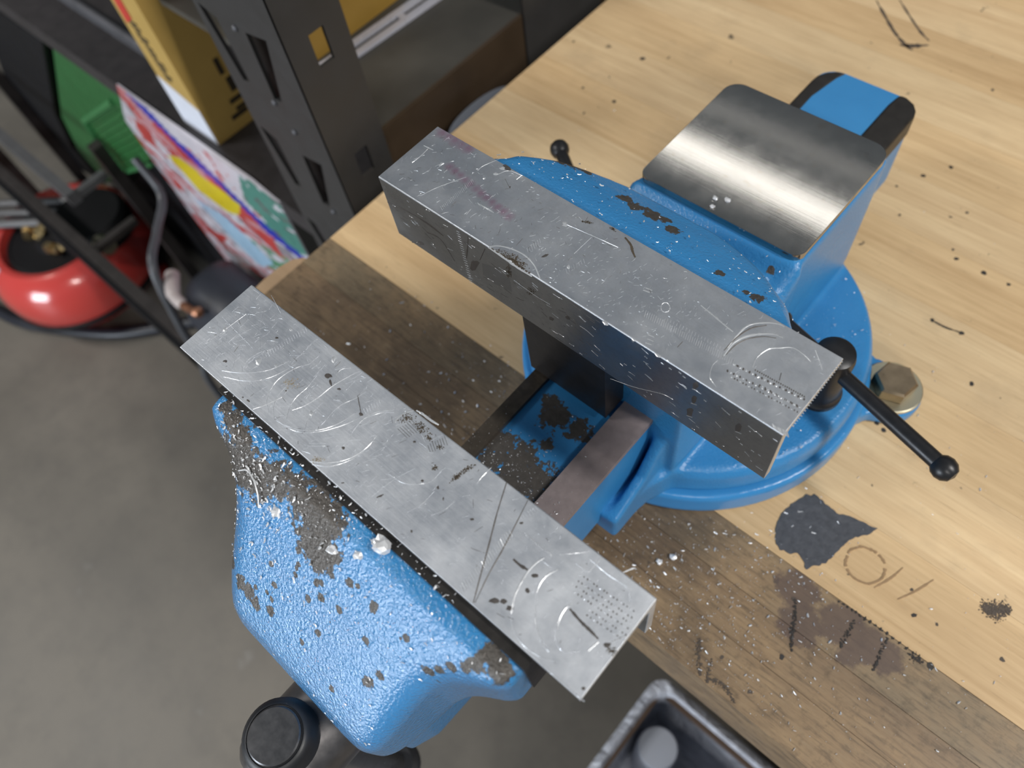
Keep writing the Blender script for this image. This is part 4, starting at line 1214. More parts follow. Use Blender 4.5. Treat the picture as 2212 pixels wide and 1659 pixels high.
R b 0.8 65.5 0.2 68.5 2.9 73.5 4.8 79.6 5.5 86 4.1 92.3 0.5
R b 1.2 65.7 -0.1 74.8 -0.4 81.7 -0.7 89.1 -0.6
R b 0.2 82 27 95.3 28.8 106.7 30.1
R b 0.2 95 17.6 95.3 28
R b 0.3 46.5 7 46.1 10.4
R b 0.24 48.5 19.4 48.4 21.4
R b 0.2 42 31.2 44.5 35.6 51.2 36.8
R b 0.4 50.5 33.7 50.8 36.9
R b 0.28 34.7 3.9 36.8 2.9
R b 0.33 34.7 4.7 36.8 3.7
R b 0.28 34.7 5.6 36.8 4.5
R b 0.24 34.9 6.3 36.6 5.4
R b 0.21 34.7 7.2 36.9 6.1
R b 0.2 34.9 7.9 36.7 7
R b 0.25 34.7 8.8 36.9 7.7
R b 0.23 34.7 9.7 36.8 8.6
R b 0.33 34.9 10.4 36.7 9.5
R b 0.33 34.9 11.2 36.7 10.3
R b 0.2 34.6 12.2 37 10.9
R b 0.24 34.6 13 37 11.8
R b 0.21 34.8 13.7 36.8 12.7
R b 0.3 34.9 14.6 36.8 13.5
R b 0.21 35 15.3 36.7 14.4
R b 0.24 34.7 16.3 37 15.1
R b 0.3 34.8 17.1 36.9 16
R b 0.3 34.8 18 36.9 16.8
R b 0.33 34.7 18.8 37 17.6
R b 0.26 34.9 19.6 36.8 18.6
R b 0.25 34.9 20.4 36.8 19.4
R b 0.25 35 21.2 36.7 20.3
R b 0.3 34.8 22.2 37 21
R b 0.27 34.9 22.9 36.8 21.9
R b 0.38 45.9 14.6 47.6 14
R b 0.33 46.9 14.6 48.5 14.1
R b 0.32 47.7 14.7 49.6 14.1
R b 0.38 48.8 14.7 50.4 14.2
R b 0.44 49.6 14.8 51.5 14.2
R b 0.47 50.5 14.8 52.4 14.2
R b 0.41 51.4 14.9 53.4 14.3
R b 0.28 52.5 14.9 54.2 14.3
R b 0.37 53.4 14.9 55.1 14.4
R b 0.28 78.3 8.7 80.3 7.3
R b 0.27 78.5 9.8 80.4 8.4
R b 0.3 78.4 11 80.8 9.3
R b 0.34 78.6 12.1 81 10.4
R b 0.3 79 13 80.8 11.7
R b 0.25 79 14.2 81.1 12.7
R b 0.26 79.2 15.2 81.2 13.8
R b 0.28 97.1 10.1 99.1 8.5
R b 0.24 97.6 11.1 99.3 9.7
R b 0.19 97.8 12.3 99.8 10.7
R b 0.18 98.1 13.4 100.1 11.8
R b 0.25 98.5 14.5 100.4 13
R b 0.28 98.9 15.5 100.6 14.2
R b 0.23 99.4 16.5 100.8 15.4
R b 0.27 99.6 17.7 101.3 16.4
R bp 0 18.2 22.8 18.7 22.4 18.4 21.5 18.4 20.5 17.8 20.1 17.3 20.3 17.2 21.2 17.1 22.2 17.8 22.6
R bp 0 42.1 31.7 42.3 31.1 41.8 30.5 41.1 30.1 40.4 30.2 40.1 30.6 40.3 31.1 40.7 31.8 41.4 31.8
R bp 0 42.3 35.3 42.8 34.7 41.9 34.4 41.2 34.1 40 34.3 40.2 35.1 40.5 35.6 41 36.2 42.1 36.1
R bp 0 83.8 27.1 83.9 26.2 83 26 82.1 25.6 81.7 26.5 81 27.2 81.4 27.9 82.2 28.3 83 27.7
R bp 0 97.9 11.8 98.4 11 98.1 10.7 97.7 10.4 97.1 10.7 96.6 11.3 96.7 11.8 96.6 12.4 97.3 12.1
R bp 0 39.3 26.6 39.5 26.2 39.3 25.9 39 25.8 38.6 25.8 38.2 26.2 38.1 26.6 38.6 26.7 38.9 27
R dp 0 44.9 36.7 45 35.8 43.5 35.3 41.9 35.2 41.1 35.9 40.1 36.6 40.8 37.5 42.5 37.5 43.8 37.3
R dp 0 51.3 29.1 51.5 28.8 51.7 28.4 51.5 28.3 51.1 28.7 50.9 29 50.6 29.3 50.9 29.4 51.1 29.4
R dp 0 39.1 26.4 39.1 26.2 39.1 26.1 38.9 26.1 38.8 26.1 38.5 26.2 38.5 26.4 38.7 26.5 38.9 26.6
R dp 0 87 11.5 87.3 11.4 87.3 10.3 86.7 9.2 86.3 8.9 85.8 8.5 85.8 9.5 86.2 10.8 86.6 11.3
R d 0.3 11.1 7.4 15.6 7.6
R d 0.28 46.3 31.2 51.6 28.4
R d 0.32 38 7.1 38.1 9.7
R d 0.24 74 7.2 73.7 11.3
R d 0.2 7 6.4 8.6 7.9
R gp 0 91.6 34.2 90.6 33.2 89.8 32.5 88.6 32.2 87.2 31.8 86.8 32.3 87.4 33.1 89 33.6 90.1 33.9
R gp 0 101.2 36.4 101 35.8 100.2 35.3 98.9 35.5 98 35.7 97.6 36.2 98.6 36.6 99.5 36.7 100.5 36.8
R g 1.2 105.8 35.6 109.8 34 112.3 31.9 114.9 30.1
R gp 0 67.3 0.1 72.2 2.5 77.8 3.7 83.6 2.7 88.3 -0.2 83.9 -0.2 80.1 -0.3 74.4 0.1
R b 0.48 133 13 134.2 10.1
R b 0.35 133.9 13 135.1 10.2
R b 0.32 134.8 13 135.9 10.3
R b 0.33 135.7 13.1 136.8 10.3
R b 0.42 136.5 13.2 137.7 10.2
R b 0.41 137.4 13.2 138.6 10.3
R b 0.46 138.5 12.9 139.3 10.7
R b 0.37 139.3 13.1 140.3 10.6
R b 0.42 140.1 13.2 141.2 10.6
R b 0.43 141 13.3 142.1 10.6
R b 0.32 141.8 13.3 142.9 10.6
R b 0.49 142.7 13.4 143.8 10.6
R b 0.47 143.7 13.2 144.5 11
R b 0.42 144.5 13.3 145.4 10.9
R b 0.36 145.3 13.5 146.4 10.8
R b 0.44 146.2 13.4 147.1 11
R b 0.38 147 13.5 148 11
R b 0.46 147.8 13.7 149 10.8
R b 0.48 148.8 13.4 149.6 11.3
R b 0.33 149.6 13.6 150.6 11.2
R b 0.38 150.4 13.9 151.5 11
R b 0.38 151.4 13.6 152.2 11.3
R b 0.45 152 14 153.2 11
R b 0.44 153 13.7 153.9 11.4
R b 0.32 153.9 13.8 154.8 11.4
R b 0.44 154.6 14.1 155.7 11.2
R b 0.49 155.6 13.7 156.4 11.6
R b 0.49 156.3 14.2 157.4 11.2
R b 0.32 157.1 14.1 158.2 11.4
R b 0.34 158 14 158.9 11.6
R b 0.34 158.9 14 159.7 11.7
R b 0.43 159.7 14 160.5 11.8
R b 0.43 160.5 14.1 161.4 11.7
R b 0.32 161.2 14.4 162.3 11.5
R b 0.41 162 14.5 163.1 11.5
R b 0.36 162.9 14.5 163.9 11.6
R b 0.31 163.7 14.4 164.7 11.8
R b 0.39 164.5 14.6 165.6 11.6
R b 0.42 165.5 14.2 166.2 12.1
R b 0.36 166.3 14.2 167 12.2
R b 0.5 166.9 14.7 168 11.8
R b 0.51 167.8 14.5 168.7 12
R b 0.52 168.7 14.4 169.4 12.2
R b 0.47 169.5 14.5 170.3 12.2
R b 0.28 141.4 14.8 141.9 13.5
R b 0.36 142.7 14.8 143.1 13.7
R b 0.23 143.9 15 144.4 13.7
R b 0.38 145.2 15.1 145.7 13.8
R b 0.38 146.5 15.3 147 13.8
R b 0.3 147.7 15.4 148.3 13.9
R b 0.32 149 15.5 149.5 14
R b 0.3 150.3 15.5 150.8 14.1
R b 0.26 151.5 15.6 152 14.3
R b 0.31 152.7 15.8 153.3 14.2
R b 0.34 154 15.7 154.5 14.5
R b 0.34 155.3 15.8 155.7 14.6
R b 0.25 156.5 16 157 14.6
R b 0.32 157.7 16.1 158.2 14.7
R b 0.29 159 16.1 159.4 14.8
R b 0.29 160.2 16.3 160.7 14.8
R b 0.34 161.4 16.5 161.9 14.9
R b 0.37 162.7 16.3 163.1 15.2
R b 0.25 163.8 16.5 164.3 15.2
R b 0.31 165.1 16.6 165.5 15.3
R b 0.8 147.3 26.6 152.7 25.7 157.5 24.8 162.8 23.9
R b 0.8 165 17.2 164.7 22.8 165.5 29.4 169.4 33.9 173.5 36.3 175.6 36.4
R b 1 165.8 13.5 165.5 19.8 167.3 24.8 171.2 29.3 174.7 31.7 177.8 32.2
R b 0.6 176.1 15.7 175.1 19.9 176.2 25.1 179.2 28.1 182.5 30.7 186.9 30.5 190.2 29.5
R b 0.32 170.9 1.8 167.1 3.7 165.1 7.8 165.3 10.9
R b 0.24 167.3 34.5 166.9 36.5
R b 0.4 189 34.3 193.3 30.5 194.8 28.9
R d 0.6 164.7 15.5 165 22.3 166.9 29 170.4 33.2
R d 0.6 151.2 6.8 151.3 9.9
R d 0.4 185.9 16.7 184.8 19.7
R d 0.5 166.2 14.5 166.6 19.9 168.6 24.7 172.2 28.6 175.9 30.7
R b 0.6 139 19.2 139.5 18.2
R b 0.6 139.5 17.9 139.5 17
R b 0.6 139.4 16.8 138.8 16.2
R b 0.6 138.6 16.2 137.7 16.2
R b 0.6 137.5 16.3 136.6 17
R b 0.6 136.5 17.2 136 18.2
R b 0.6 135.9 18.5 136 19.4
R b 0.6 136.1 19.6 136.7 20.1
R b 0.6 136.9 20.2 137.8 20.1
R b 0.6 138 20 138.8 19.4
R b 1 139.9 4.9 142.4 5.4
R b 1 140.7 3.3 143.2 3.8
R b 1 141.1 1.6 143.5 2.2
R b 1 126.8 21 129.4 21.5
R b 1 126.6 19.6 129.2 20.2
R bp 0 171.1 13.2 171.1 12.8 171.1 12.5 170.8 12.4 170.5 12.6 170.2 12.9 170.3 13.2 170.5 13.4 170.7 13.5
R dp 0 170.5 9.6 170.7 9.3 170.7 8.9 170.4 8.9 170.1 9.1 169.9 9.3 169.8 9.7 170 9.8 170.3 9.9
R dp 0 177.6 15.5 177.8 15.2 177.6 15.1 177.6 14.9 177.3 15.1 177.2 15.3 177.2 15.6 177.2 15.8 177.5 15.6
R bp 0 172.9 8.3 173.1 8.1 173 7.9 172.9 7.8 172.7 8 172.5 8.2 172.5 8.4 172.6 8.5 172.8 8.6
R dp 0 172.2 13.4 172.4 12.9 172.2 12.6 171.9 12.7 171.7 12.7 171.4 13 171.3 13.4 171.7 13.4 171.9 13.5
R bp 0 171.8 9.8 171.9 9.4 171.7 9.2 171.6 8.9 171.3 9.2 171.2 9.5 171.1 9.8 171.2 10 171.5 9.8
R dp 0 178.5 15.6 178.6 15.3 178.5 15.2 178.3 15.1 178.1 15.1 178.1 15.4 178 15.6 178 15.8 178.3 15.7
R dp 0 174.1 8.5 174.2 8.2 174.1 7.9 173.9 7.9 173.7 8 173.6 8.2 173.6 8.5 173.7 8.6 173.9 8.6
R bp 0 173.3 13.4 173.4 13.1 173.4 12.7 173.1 12.6 172.8 12.8 172.7 13.1 172.6 13.5 172.8 13.5 173 13.7
R dp 0 172.9 9.9 173 9.6 172.9 9.3 172.8 9.1 172.4 9.2 172.3 9.6 172.3 9.9 172.4 10.1 172.7 10
R dp 0 179.3 15.6 179.3 15.4 179.3 15.2 179.2 15.1 178.9 15.2 178.8 15.4 178.9 15.6 178.9 15.8 179.1 15.9
R dp 0 175.1 8.5 175.2 8.3 175.2 8 175 8 174.8 8.2 174.6 8.3 174.6 8.6 174.7 8.7 174.9 8.7
R dp 0 174.5 13.6 174.4 13.2 174.4 13 174.3 12.7 173.9 12.8 173.7 13.2 173.7 13.6 173.8 13.8 174.1 13.6
R bp 0 174.1 10 174.2 9.7 174.1 9.4 173.9 9.3 173.7 9.5 173.4 9.7 173.3 10.1 173.5 10.3 173.8 10.1
R dp 0 180.1 15.7 180.2 15.4 180.1 15.2 179.9 15.2 179.8 15.3 179.6 15.5 179.6 15.7 179.7 15.8 179.9 15.8
R bp 0 176.2 8.6 176.2 8.4 176.2 8.2 176.1 8 175.9 8.2 175.7 8.4 175.8 8.6 175.9 8.7 176 8.8
R bp 0 175.6 13.6 175.6 13.3 175.6 12.9 175.3 13 175 12.9 174.9 13.4 174.7 13.8 175 14 175.3 13.8
R dp 0 175.3 10.1 175.3 9.8 175.3 9.5 175.1 9.5 174.8 9.6 174.6 9.9 174.6 10.2 174.7 10.5 175 10.3
R dp 0 180.9 15.7 181 15.5 180.9 15.3 180.8 15.2 180.5 15.2 180.5 15.5 180.4 15.7 180.5 15.9 180.7 15.8
R dp 0 177.3 8.7 177.4 8.4 177.3 8.3 177.2 8.2 176.9 8.2 176.8 8.5 176.8 8.8 176.9 8.8 177.1 8.9
R dp 0 176.6 13.7 176.9 13.4 176.7 13.1 176.5 12.9 176.2 13.1 175.9 13.4 176.1 13.7 176.1 14.1 176.4 14
R bp 0 176.4 10.2 176.4 9.9 176.5 9.7 176.2 9.7 176 9.6 175.9 10 175.8 10.3 176 10.4 176.2 10.5
R dp 0 181.7 15.8 181.7 15.5 181.7 15.3 181.6 15.3 181.3 15.3 181.2 15.6 181.2 15.8 181.3 16 181.5 15.9
R dp 0 178.4 8.8 178.4 8.5 178.4 8.3 178.2 8.3 178 8.4 177.9 8.6 177.9 8.8 177.9 9 178.2 8.9
R bp 0 177.8 13.8 178 13.5 177.8 13.3 177.6 13 177.4 13.3 177 13.6 177.1 13.9 177.3 14.1 177.5 14.1
R dp 0 177.5 10.3 177.8 10 177.7 9.8 177.4 9.7 177.2 9.9 176.9 10.1 177 10.4 177.1 10.6 177.3 10.5
R dp 0 182.4 15.8 182.6 15.6 182.5 15.4 182.4 15.3 182.1 15.3 182 15.6 182 15.8 182 16.1 182.3 16
R bp 0 179.4 8.8 179.6 8.6 179.4 8.4 179.3 8.3 179.1 8.5 178.9 8.7 178.9 9 179 9 179.2 9.1
R dp 0 178.9 14 179 13.6 179 13.3 178.7 13.2 178.4 13.4 178.3 13.7 178.1 14.1 178.3 14.3 178.7 14.1
R bp 0 178.7 10.5 178.8 10.2 178.8 10 178.6 9.9 178.3 10 178.1 10.2 178.2 10.5 178.3 10.7 178.5 10.8
R dp 0 183.2 15.8 183.4 15.6 183.3 15.4 183.1 15.4 182.9 15.4 182.9 15.7 182.9 15.9 182.9 16 183.1 16
R dp 0 180.5 8.9 180.6 8.7 180.5 8.5 180.3 8.5 180.2 8.5 180.1 8.8 180.1 8.9 180.1 9.2 180.3 9.1
R bp 0 180.1 14.2 180.2 13.7 180.1 13.5 179.9 13.2 179.5 13.4 179.5 13.8 179.2 14.2 179.6 14.3 179.8 14.4
R dp 0 179.9 10.6 180.1 10.3 179.9 10.1 179.7 10 179.5 10 179.4 10.4 179.2 10.7 179.4 10.9 179.7 10.9
R dp 0 184 15.9 184.2 15.6 184.1 15.4 183.9 15.4 183.7 15.4 183.5 15.7 183.6 15.9 183.7 16.1 183.9 16
R dp 0 181.6 9 181.6 8.8 181.5 8.6 181.4 8.5 181.2 8.6 181.1 8.8 181 9.1 181.2 9.2 181.3 9.2
R dp 0 181.2 14.2 181.3 13.8 181.3 13.5 180.9 13.6 180.7 13.7 180.6 13.9 180.5 14.2 180.6 14.4 180.9 14.4
R bp 0 181 10.7 181.1 10.4 181.1 10.2 180.9 10.1 180.6 10.1 180.5 10.5 180.4 10.8 180.5 11.1 180.8 11
R dp 0 184.8 15.9 184.9 15.7 184.9 15.5 184.7 15.4 184.5 15.5 184.5 15.8 184.3 16.1 184.5 16.2 184.7 16.1
R bp 0 182.6 9.1 182.6 8.9 182.7 8.6 182.5 8.7 182.3 8.6 182.1 8.9 182.1 9.2 182.2 9.4 182.4 9.2
R dp 0 182.1 11.5 182.3 11.2 182.1 11 181.9 11 181.7 11 181.5 11.2 181.6 11.5 181.7 11.7 181.9 11.6
R bp 0 182.3 14.3 182.4 14 182.2 13.8 182.1 13.6 181.8 13.6 181.7 14 181.6 14.3 181.7 14.7 182 14.4
R dp 0 182.1 10.8 182.4 10.5 182.2 10.3 182 10.3 181.8 10.4 181.6 10.6 181.6 10.9 181.7 11.1 182 11.1
R dp 0 185.7 16 185.7 15.8 185.7 15.5 185.5 15.4 185.3 15.6 185.2 15.8 185.2 16 185.2 16.3 185.5 16.1
R dp 0 183.6 9.2 183.7 8.9 183.7 8.7 183.5 8.6 183.4 8.8 183.2 9 183.1 9.2 183.2 9.5 183.5 9.3
R bp 0 183.1 11.5 183.2 11.2 183.2 10.9 183 11 182.7 11 182.6 11.3 182.5 11.6 182.7 11.7 182.9 11.6
R dp 0 183.4 14.5 183.6 14.1 183.4 13.8 183.2 13.6 182.9 13.9 182.8 14.2 182.7 14.5 182.8 14.8 183.1 14.6
R bp 0 183.4 11 183.5 10.6 183.4 10.4 183.2 10.4 182.9 10.4 182.8 10.7 182.7 11.1 182.8 11.3 183.1 11.2
R dp 0 186.4 16 186.5 15.8 186.4 15.7 186.3 15.6 186.1 15.6 185.9 15.9 186 16.1 186.1 16.2 186.2 16.2
R dp 0 184.7 9.3 184.8 9 184.7 8.8 184.6 8.8 184.4 8.9 184.2 9.1 184.3 9.3 184.3 9.5 184.5 9.5
R dp 0 184.1 11.5 184.1 11.3 184.2 11 184 10.9 183.8 11.1 183.6 11.3 183.6 11.6 183.7 11.7 183.9 11.8
R bp 0 184.4 14.5 184.6 14.2 184.5 13.9 184.3 13.7 184 13.9 183.8 14.3 183.8 14.6 184 14.7 184.2 14.8
R dp 0 184.6 11.1 184.5 10.8 184.5 10.6 184.4 10.3 184.1 10.6 183.8 10.8 183.8 11.2 184 11.4 184.3 11.3
R dp 0 187.2 16.1 187.3 15.8 187.2 15.6 187.1 15.6 186.9 15.6 186.8 15.9 186.7 16.2 186.9 16.3 187 16.3
R bp 0 185.8 9.4 185.8 9.1 185.8 8.9 185.6 8.9 185.5 9 185.2 9.2 185.3 9.4 185.3 9.6 185.5 9.5
R bp 0 185.2 11.6 185.3 11.3 185.1 11.2 185 11 184.7 11.1 184.6 11.4 184.6 11.7 184.7 11.7 184.9 11.8
R dp 0 185.7 14.7 185.6 14.3 185.5 14.1 185.4 13.8 185.1 14 184.9 14.4 184.8 14.8 185 15 185.3 15
R bp 0 185.6 11.2 185.8 10.9 185.7 10.7 185.5 10.6 185.2 10.6 185.1 11 185 11.3 185.2 11.4 185.4 11.4
R dp 0 188 16.1 188.1 15.9 188 15.7 187.9 15.6 187.7 15.7 187.5 15.9 187.6 16.1 187.6 16.3 187.8 16.3
R dp 0 186.7 9.4 186.9 9.2 186.9 8.9 186.7 8.9 186.5 9 186.4 9.3 186.2 9.5 186.4 9.6 186.6 9.7
R dp 0 186.1 11.7 186.2 11.4 186.2 11.1 186 11 185.7 11.1 185.6 11.4 185.5 11.7 185.7 11.9 185.9 11.8
R bp 0 186.7 14.8 186.7 14.4 186.8 14.1 186.5 14 186.2 14.1 185.9 14.5 186 14.8 186.1 15.1 186.4 15
R dp 0 186.7 11.3 186.9 11 186.7 10.9 186.6 10.6 186.4 10.9 186.2 11.1 186.1 11.4 186.3 11.6 186.5 11.6
R dp 0 188.8 16.2 188.9 15.9 188.8 15.7 188.7 15.7 188.5 15.8 188.3 16 188.3 16.3 188.4 16.3 188.6 16.3
R dp 0 187.8 9.5 187.9 9.3 187.9 9.1 187.7 9 187.5 9.1 187.4 9.3 187.4 9.5 187.4 9.8 187.6 9.7
R bp 0 187.1 11.7 187.3 11.4 187.2 11.1 187 11.2 186.7 11.2 186.6 11.5 186.5 11.8 186.7 12 186.9 11.8
R dp 0 187.7 14.8 187.8 14.6 187.8 14.2 187.6 14.2 187.3 14.3 187.1 14.6 187.2 14.9 187.3 15 187.5 15
R bp 0 187.9 11.5 188 11.1 187.9 11 187.7 10.9 187.5 10.9 187.4 11.2 187.3 11.5 187.4 11.7 187.7 11.8
R dp 0 189.6 16.3 189.6 16 189.5 15.9 189.5 15.7 189.3 15.9 189.1 16 189 16.3 189.2 16.4 189.4 16.4
R bp 0 188.8 9.6 188.9 9.4 188.9 9.2 188.7 9.1 188.5 9.1 188.5 9.4 188.4 9.6 188.5 9.8 188.7 9.7
R dp 0 188.1 11.7 188.3 11.4 188.1 11.3 187.9 11.2 187.7 11.2 187.6 11.5 187.6 11.7 187.7 12 187.9 11.8
R bp 0 188.9 15 188.9 14.7 189 14.3 188.7 14.3 188.4 14.5 188.2 14.7 188.1 15.1 188.3 15.2 188.6 15.2
R dp 0 189.1 11.6 189.1 11.3 189.1 11 188.9 10.9 188.7 11.1 188.4 11.3 188.3 11.7 188.6 11.8 188.8 11.8
R dp 0 190.3 16.3 190.4 16 190.4 15.7 190.2 15.7 190 15.9 189.9 16.1 189.8 16.4 189.9 16.5 190.2 16.5
R dp 0 189.8 9.6 189.9 9.4 190 9.2 189.8 9.2 189.6 9.3 189.4 9.5 189.4 9.7 189.6 9.8 189.7 9.8
R bp 0 189.1 11.8 189.3 11.5 189.1 11.3 188.9 11.2 188.7 11.2 188.5 11.5 188.6 11.8 188.6 12.1 188.9 11.9
R dp 0 190 15.1 190.1 14.7 189.9 14.5 189.7 14.4 189.4 14.4 189.2 14.8 189.3 15.1 189.4 15.4 189.7 15.4
R bp 0 190.1 11.7 190.3 11.4 190.2 11.2 190 11.1 189.7 11.1 189.6 11.5 189.5 11.8 189.7 11.9 189.9 11.9
R dp 0 191.1 16.3 191.2 16.1 191.2 15.8 191 15.8 190.8 16 190.6 16.1 190.6 16.4 190.8 16.5 190.9 16.5
R dp 0 190.9 9.7 191 9.5 191 9.2 190.8 9.3 190.6 9.4 190.5 9.6 190.4 9.8 190.6 9.9 190.7 10
R dp 0 190 11.8 190.2 11.5 190.1 11.3 189.9 11.3 189.7 11.3 189.5 11.6 189.6 11.8 189.7 12.1 189.9 11.9
R bp 0 191.1 15.2 191.2 14.9 191 14.7 190.8 14.6 190.5 14.5 190.3 14.9 190.4 15.2 190.5 15.5 190.8 15.6
R dp 0 191.3 11.8 191.4 11.5 191.3 11.3 191.1 11.1 190.9 11.3 190.7 11.6 190.7 11.8 190.9 12 191.1 12.1
R dp 0 191.9 16.4 191.9 16.1 192 15.9 191.8 15.9 191.6 15.9 191.4 16.2 191.4 16.4 191.5 16.6 191.7 16.6
R bp 0 191.9 9.8 192 9.6 192 9.3 191.8 9.3 191.6 9.4 191.5 9.7 191.4 9.9 191.5 10.1 191.8 10
R bp 0 191 11.8 191.2 11.6 191 11.4 191 11.2 190.7 11.3 190.6 11.6 190.5 11.9 190.7 12.1 190.9 11.9
R dp 0 192.1 15.3 192.2 15 192.1 14.7 191.9 14.6 191.7 14.7 191.4 15 191.3 15.4 191.6 15.5 191.9 15.5
R bp 0 192.4 11.9 192.4 11.6 192.4 11.4 192.2 11.2 192 11.4 191.7 11.7 191.7 12 191.9 12.2 192.2 12.2
R dp 0 192.6 16.4 192.8 16.1 192.7 16 192.5 16 192.4 16 192.3 16.2 192.2 16.5 192.3 16.7 192.5 16.6
R dp 0 192.9 9.9 193.1 9.7 193 9.5 192.9 9.4 192.7 9.5 192.6 9.7 192.5 10 192.6 10.2 192.8 10.1
R dp 0 192.1 11.9 192.1 11.6 192.1 11.3 191.9 11.4 191.7 11.4 191.6 11.7 191.5 12 191.7 12.1 191.9 12.1
R bp 0 193.1 15.4 193.2 15.1 193.1 14.9 193 14.7 192.7 14.8 192.6 15.1 192.5 15.5 192.7 15.7 192.9 15.7
R dp 0 193.5 12 193.6 11.7 193.5 11.5 193.3 11.5 193.1 11.4 193 11.8 192.9 12.1 193.1 12.2 193.3 12.3
R dp 0 193.4 16.4 193.6 16.2 193.5 16 193.3 16 193.1 16.1 193 16.3 193 16.5 193.1 16.6 193.3 16.6
R dp 0 194 10 194.1 9.7 194.1 9.5 193.9 9.5 193.7 9.6 193.6 9.8 193.5 10 193.7 10.1 193.8 10.2
R bp 0 193 11.9 193.1 11.7 193 11.5 192.9 11.4 192.7 11.5 192.5 11.7 192.5 12 192.7 12.1 192.8 12.1
R dp 0 194.3 15.6 194.4 15.2 194.3 14.9 194.1 14.7 193.8 15 193.6 15.3 193.6 15.6 193.8 15.7 194 15.8
R bp 0 194.7 12.2 194.6 11.9 194.6 11.7 194.5 11.4 194.2 11.7 194.1 11.9 194 12.3 194.2 12.4 194.4 12.4
R dp 0 194.3 16.5 194.2 16.3 194.3 16 194.1 16 193.9 16.1 193.8 16.3 193.8 16.5 193.8 16.8 194 16.8
R bp 0 195 10.1 195.1 9.8 195 9.6 194.9 9.6 194.7 9.7 194.6 9.9 194.6 10.1 194.6 10.3 194.8 10.2
R dp 0 194 12 194.1 11.7 194.1 11.5 193.9 11.4 193.6 11.5 193.5 11.8 193.5 12 193.6 12.2 193.8 12.2
R bp 0 195.4 15.7 195.4 15.3 195.4 15 195.1 15 194.9 15.1 194.7 15.4 194.7 15.7 194.8 16 195.1 16
R dp 0 195.7 12.2 195.9 12 195.8 11.7 195.6 11.6 195.3 11.8 195.1 12 195 12.4 195.3 12.5 195.5 12.5
R dp 0 195 16.6 195.1 16.3 195 16 194.9 16 194.6 16.1 194.6 16.4 194.5 16.6 194.6 16.8 194.8 16.7
R dp 0 196 10.2 196.1 9.9 196 9.7 195.9 9.7 195.7 9.8 195.6 10 195.5 10.2 195.6 10.4 195.8 10.4
R bp 0 195 12 195.2 11.7 195 11.6 194.8 11.5 194.6 11.5 194.5 11.8 194.4 12.1 194.6 12.2 194.8 12.3
R dp 0 196.3 15.7 196.4 15.4 196.4 15.2 196.2 15.1 195.9 15.1 195.8 15.5 195.7 15.8 195.9 16 196.1 16
R bp 0 196.8 12.4 196.9 12.1 196.9 11.8 196.6 11.9 196.4 11.9 196.2 12.2 196.1 12.5 196.4 12.6 196.6 12.5
R dp 0 195.7 16.6 195.9 16.3 195.8 16.1 195.6 16.2 195.4 16.1 195.3 16.4 195.3 16.6 195.4 16.7 195.6 16.8
R dp 0 197 10.2 197.1 10 197.1 9.7 196.9 9.8 196.7 9.8 196.7 10.1 196.6 10.2 196.7 10.5 196.9 10.5
R dp 0 196 12.1 196.1 11.8 196 11.5 195.8 11.4 195.6 11.5 195.5 11.8 195.5 12.1 195.5 12.3 195.8 12.2
R bp 0 126.2 -0.5 125.9 -1 125.1 -1.3 124.1 -1 123.3 -0.7 123.4 -0.2 123.9 0.3 124.8 0.2 125.6 -0.1
R bp 0 138.2 0.1 137.9 -0.2 137.6 -0.5 136.9 -0.4 136.3 -0.1 136.6 0.2 136.7 0.6 137.4 0.5 138.1 0.4
R bp 0 149.2 -0 148.8 -0.5 148.1 -0.7 147.2 -0.5 146.4 -0.2 146.8 0.2 147.2 0.5 147.9 0.6 148.7 0.5
R bp 0 152.5 0.3 152.1 0.1 151.8 0.1 151.5 0.1 151.2 0.3 151.1 0.5 151.4 0.6 151.8 0.7 152.1 0.5
R b 0.57 193.1 1.5 194.6 0.1
R b 0.61 193.8 1.4 195.1 0.2
R b 0.86 194.5 1.4 195.6 0.3
R b 0.7 195.1 1.4 196.2 0.4
R b 0.57 195.6 1.6 197 0.3
R b 0.8 196.3 1.6 197.5 0.4
R b 0.61 196.8 1.8 198.3 0.4
R b 0.66 197.4 1.8 198.9 0.4
R b 0.9 198 1.9 199.6 0.4
R b 0.94 198.2 4.8 198.8 4.9
R b 0.72 198.2 6 198.8 6.1
R b 0.77 198.2 7.2 198.8 7.3
R b 0.82 198.1 8.4 198.9 8.4
R b 0.88 198.1 9.6 198.9 9.7
R b 0.79 198.1 10.8 198.8 10.9
R b 0.92 198 12 198.8 12.1
R b 0.57 198 13.2 198.8 13.3
R b 0.86 198.1 14.5 198.7 14.5
R b 0.57 198 15.7 198.7 15.7
R b 0.79 198 16.9 198.7 16.9
R b 0.75 198 18.1 198.7 18.2
R b 0.73 197.9 19.4 198.7 19.4
R b 0.64 198 20.6 198.6 20.6
R b 0.84 197.9 21.8 198.7 21.9
R b 0.93 197.9 23.1 198.7 23.1
R b 0.94 197.9 24.3 198.6 24.3
R b 0.83 197.9 25.6 198.6 25.6
R b 0.68 197.9 26.8 198.6 26.8
R b 0.79 197.8 28.1 198.6 28.1
R b 0.69 197.8 29.3 198.6 29.3
R b 0.72 197.8 30.6 198.6 30.6
R b 0.84 197.8 31.9 198.5 31.9
R b 0.92 197.8 33.1 198.5 33.1
R b 0.57 197.7 34.4 198.6 34.4
R b 0.77 197.8 35.7 198.4 35.7
L b 0.49 46.9 -3.2 48.6 -2.9
L b 0.42 46.7 -4.8 48.8 -4.3
L b 0.37 46.8 -6.3 48.7 -5.9
L b 0.42 46.8 -7.8 48.7 -7.4
L b 0.35 46.6 -9.4 48.8 -8.9
L b 0.32 46.7 -10.9 48.7 -10.5
L b 0.49 46.8 -12.5 48.7 -12.1
L b 0.43 46.5 -14.2 48.9 -13.6
